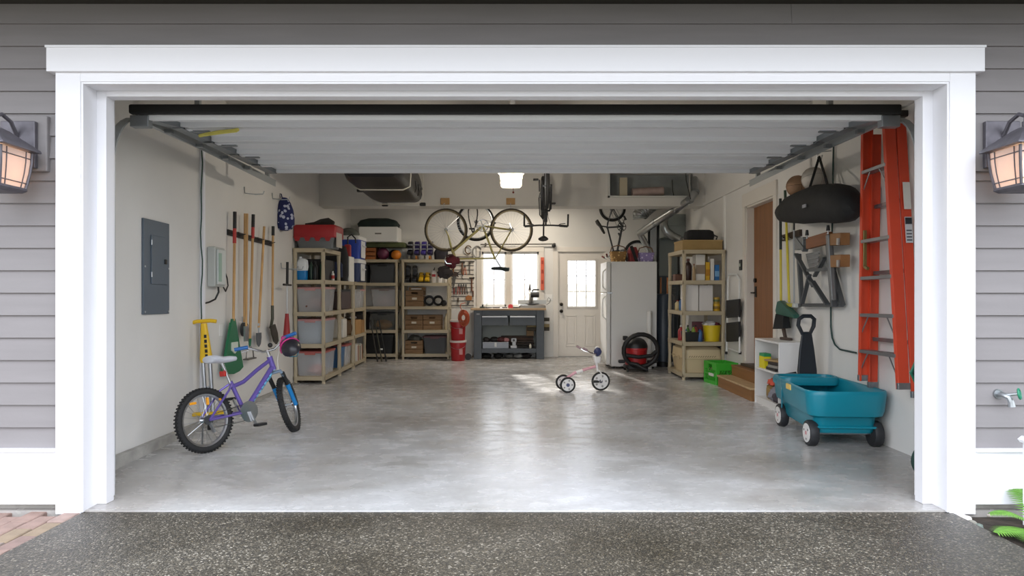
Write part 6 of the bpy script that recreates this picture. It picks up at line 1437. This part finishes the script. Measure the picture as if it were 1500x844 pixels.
# ---- duffel bag, balls, straps
h0 = W(1200, 230, .12)
t = thing('duffel_bag', 'long black duffel bag hanging by its straps on the right wall', 'bag', h0, tilt=False)
rings = []
for i, (px, zc, hz, hx_) in enumerate(((1143, 313, .04, .04), (1146, 312, .09, .08), (1157, 308, .14, .11), (1180, 302, .18, .13), (1203, 298, .18, .14), (1226, 297, .18, .14), (1242, 299, .15, .13), (1251, 302, .10, .10), (1255, 304, .04, .05))):
    c = W(px, zc, .21)-h0
    rings.append([(c.x+math.cos(2*PI*j/18)*hx_*(1+.12*noise.noise(Vector((i*.8, j*.8, 2)))), c.y, c.z+math.sin(2*PI*j/18)*hz*(1+.14*noise.noise(Vector((i*.9, j*.7, 7))))) for j in range(18)])
MB().loft(rings).build('body', M('#141415', .75, nz=(8, .3), bump=(14, .3)), t)
for a in ((1183, 285), (1215, 280)):
    e = W(a[0], a[1], .27)-h0; e2 = W(a[0], a[1], .13)-h0
    MB().tube([e2, (0, 0, .0), e], .012, 6).build('strap', M('#1d1d1e', .8), t)
MB().box(W(1178, 302, .365)-h0, (.01, .07, .03)).build('emblem', M('#8d8d90', .5), t)
MB().tube([(.115, 0, .06), (.02, 0, .05), (-.02, 0, .02), (-.02, 0, -.02), (.02, 0, -.02), (.03, .0, .02)], .006, 6).build('hook', STEEL, t)
t = thing('basketball', 'tan brown basketball resting behind the black duffel bag', 'ball', W(1168, 273, .118), tilt=False)
MB().ball((0, 0, 0), .112, 22, 14).build('skin', M('#a37f63', .7, bump=(90, .2)), t)
for ax in ((1, 0, 0), (0, 1, 0), (0, 0, 1)): MB().ring((0, 0, 0), ax, .1115, .0022, 30, 5).build('seam', M('#5b4433', .7), t)
t = thing('volleyball', 'off white volleyball resting behind the duffel bag straps', 'ball', W(1192, 262, .12), tilt=False)
MB().ball((0, 0, 0), .115, 22, 14).build('skin', M('#cbc3ba', .6), t)
for ax in ((1, .3, 0), (.2, 1, 0), (0, .3, 1), (1, 1, 1)): MB().ring((0, 0, 0), ax, .1145, .0018, 30, 5).build('seam', M('#948b82', .7), t)
# ---- brooms on a rack
t = thing('broom_rack', 'dark wooden broom rack on the right wall', 'rack', W(1160, 346, 0), tilt=False)
MB().bar(W(1147, 349, .015)-W(1160, 346, 0), W(1173, 341, .015)-W(1160, 346, 0), .03, .07).build('rail', M('#3a2c22', .6), t)
for px in (1146, 1156, 1166): MB().tube([W(px, 347, .02)-W(1160, 346, 0), W(px, 350, .08)-W(1160, 346, 0), W(px+2, 350, .10)-W(1160, 346, 0)], .005, 6).build('hook', STEEL, t)
def pole(name, label, a, b, off, segs, r=.013):
    B = W(*b, off); A = W(*a, off); v = A-B; t = thing(name, label, 'broom', B, tilt=False)
    for f0, f1, c, nm in segs: MB().cyl(v*f0, v*f1, r*(1.15 if nm == 'grip' else 1), n=10).build(nm, M(c, .5), t)
    return t
t = pole('broom', 'angle broom with a yellow pole and dark green head', (1143, 291), (1144, 447), .09, ((0, .52, '#c9b53a', 'pole'), (.52, 1, '#16221f', 'grip')))
MB().loft([[(-.03, .04, .04), (.03, .04, .04), (.03, -.04, .05), (-.03, -.04, .05)], [(-.035, .08, -.06), (.035, .08, -.06), (.035, -.40, -.10), (-.035, -.40, -.10)], [(-.03, .07, -.10), (.03, .07, -.10), (.03, -.42, -.14), (-.03, -.42, -.14)]]).build('head', M('#2a5a4c', .5), t, .008)
MB().loft([[(-.03, .08, -.10), (.03, .08, -.10), (.03, -.14, -.12), (-.03, -.14, -.12)], [(-.045, .12, -.27), (.045, .12, -.27), (.045, -.16, -.25), (-.045, -.16, -.25)]]).build('bristles', M('#17191a', .9), t)
t = pole('mop', 'yellow mop pole hanging between the broom and the grey pole', (1150, 279), (1156, 443), .06, ((0, .86, '#d1c03a', 'pole'), (.86, 1, '#28402e', 'grip')))
MB().box((0, 0, -.03), (.05, .20, .04)).build('head', M('#b9ab3a', .5), t, .01)
t = pole('squeegee', 'thin grey metal pole with a white clamp head beside the mop', (1163, 325), (1163, 445), .05, ((0, .9, '#a9adb0', 'pole'), (.9, 1, '#2a2c2e', 'grip')), .009)
MB().box((0, 0, -.02), (.04, .14, .05)).build('head', M('#c3c6c4', .5), t, .008)
# ---- cable down the right wall
pts = [W(1221, 212, .02), W(1220, 260, .02), W(1219, 330, .02), W(1217, 400, .02), W(1217, 450, .02), W(1217, 478, .02), W(1219, 495, .02), W(1223, 505, .02), W(1230, 512, .02), W(1240, 514, .02), W(1254, 517, .02)]
solo(MB().tube([p-pts[0] for p in pts], .008, 6), 'hose', M('#1e3d3a', .5), 'thin dark green hose running down the right wall behind the workbench', 'hose', pts[0], tilt=False)
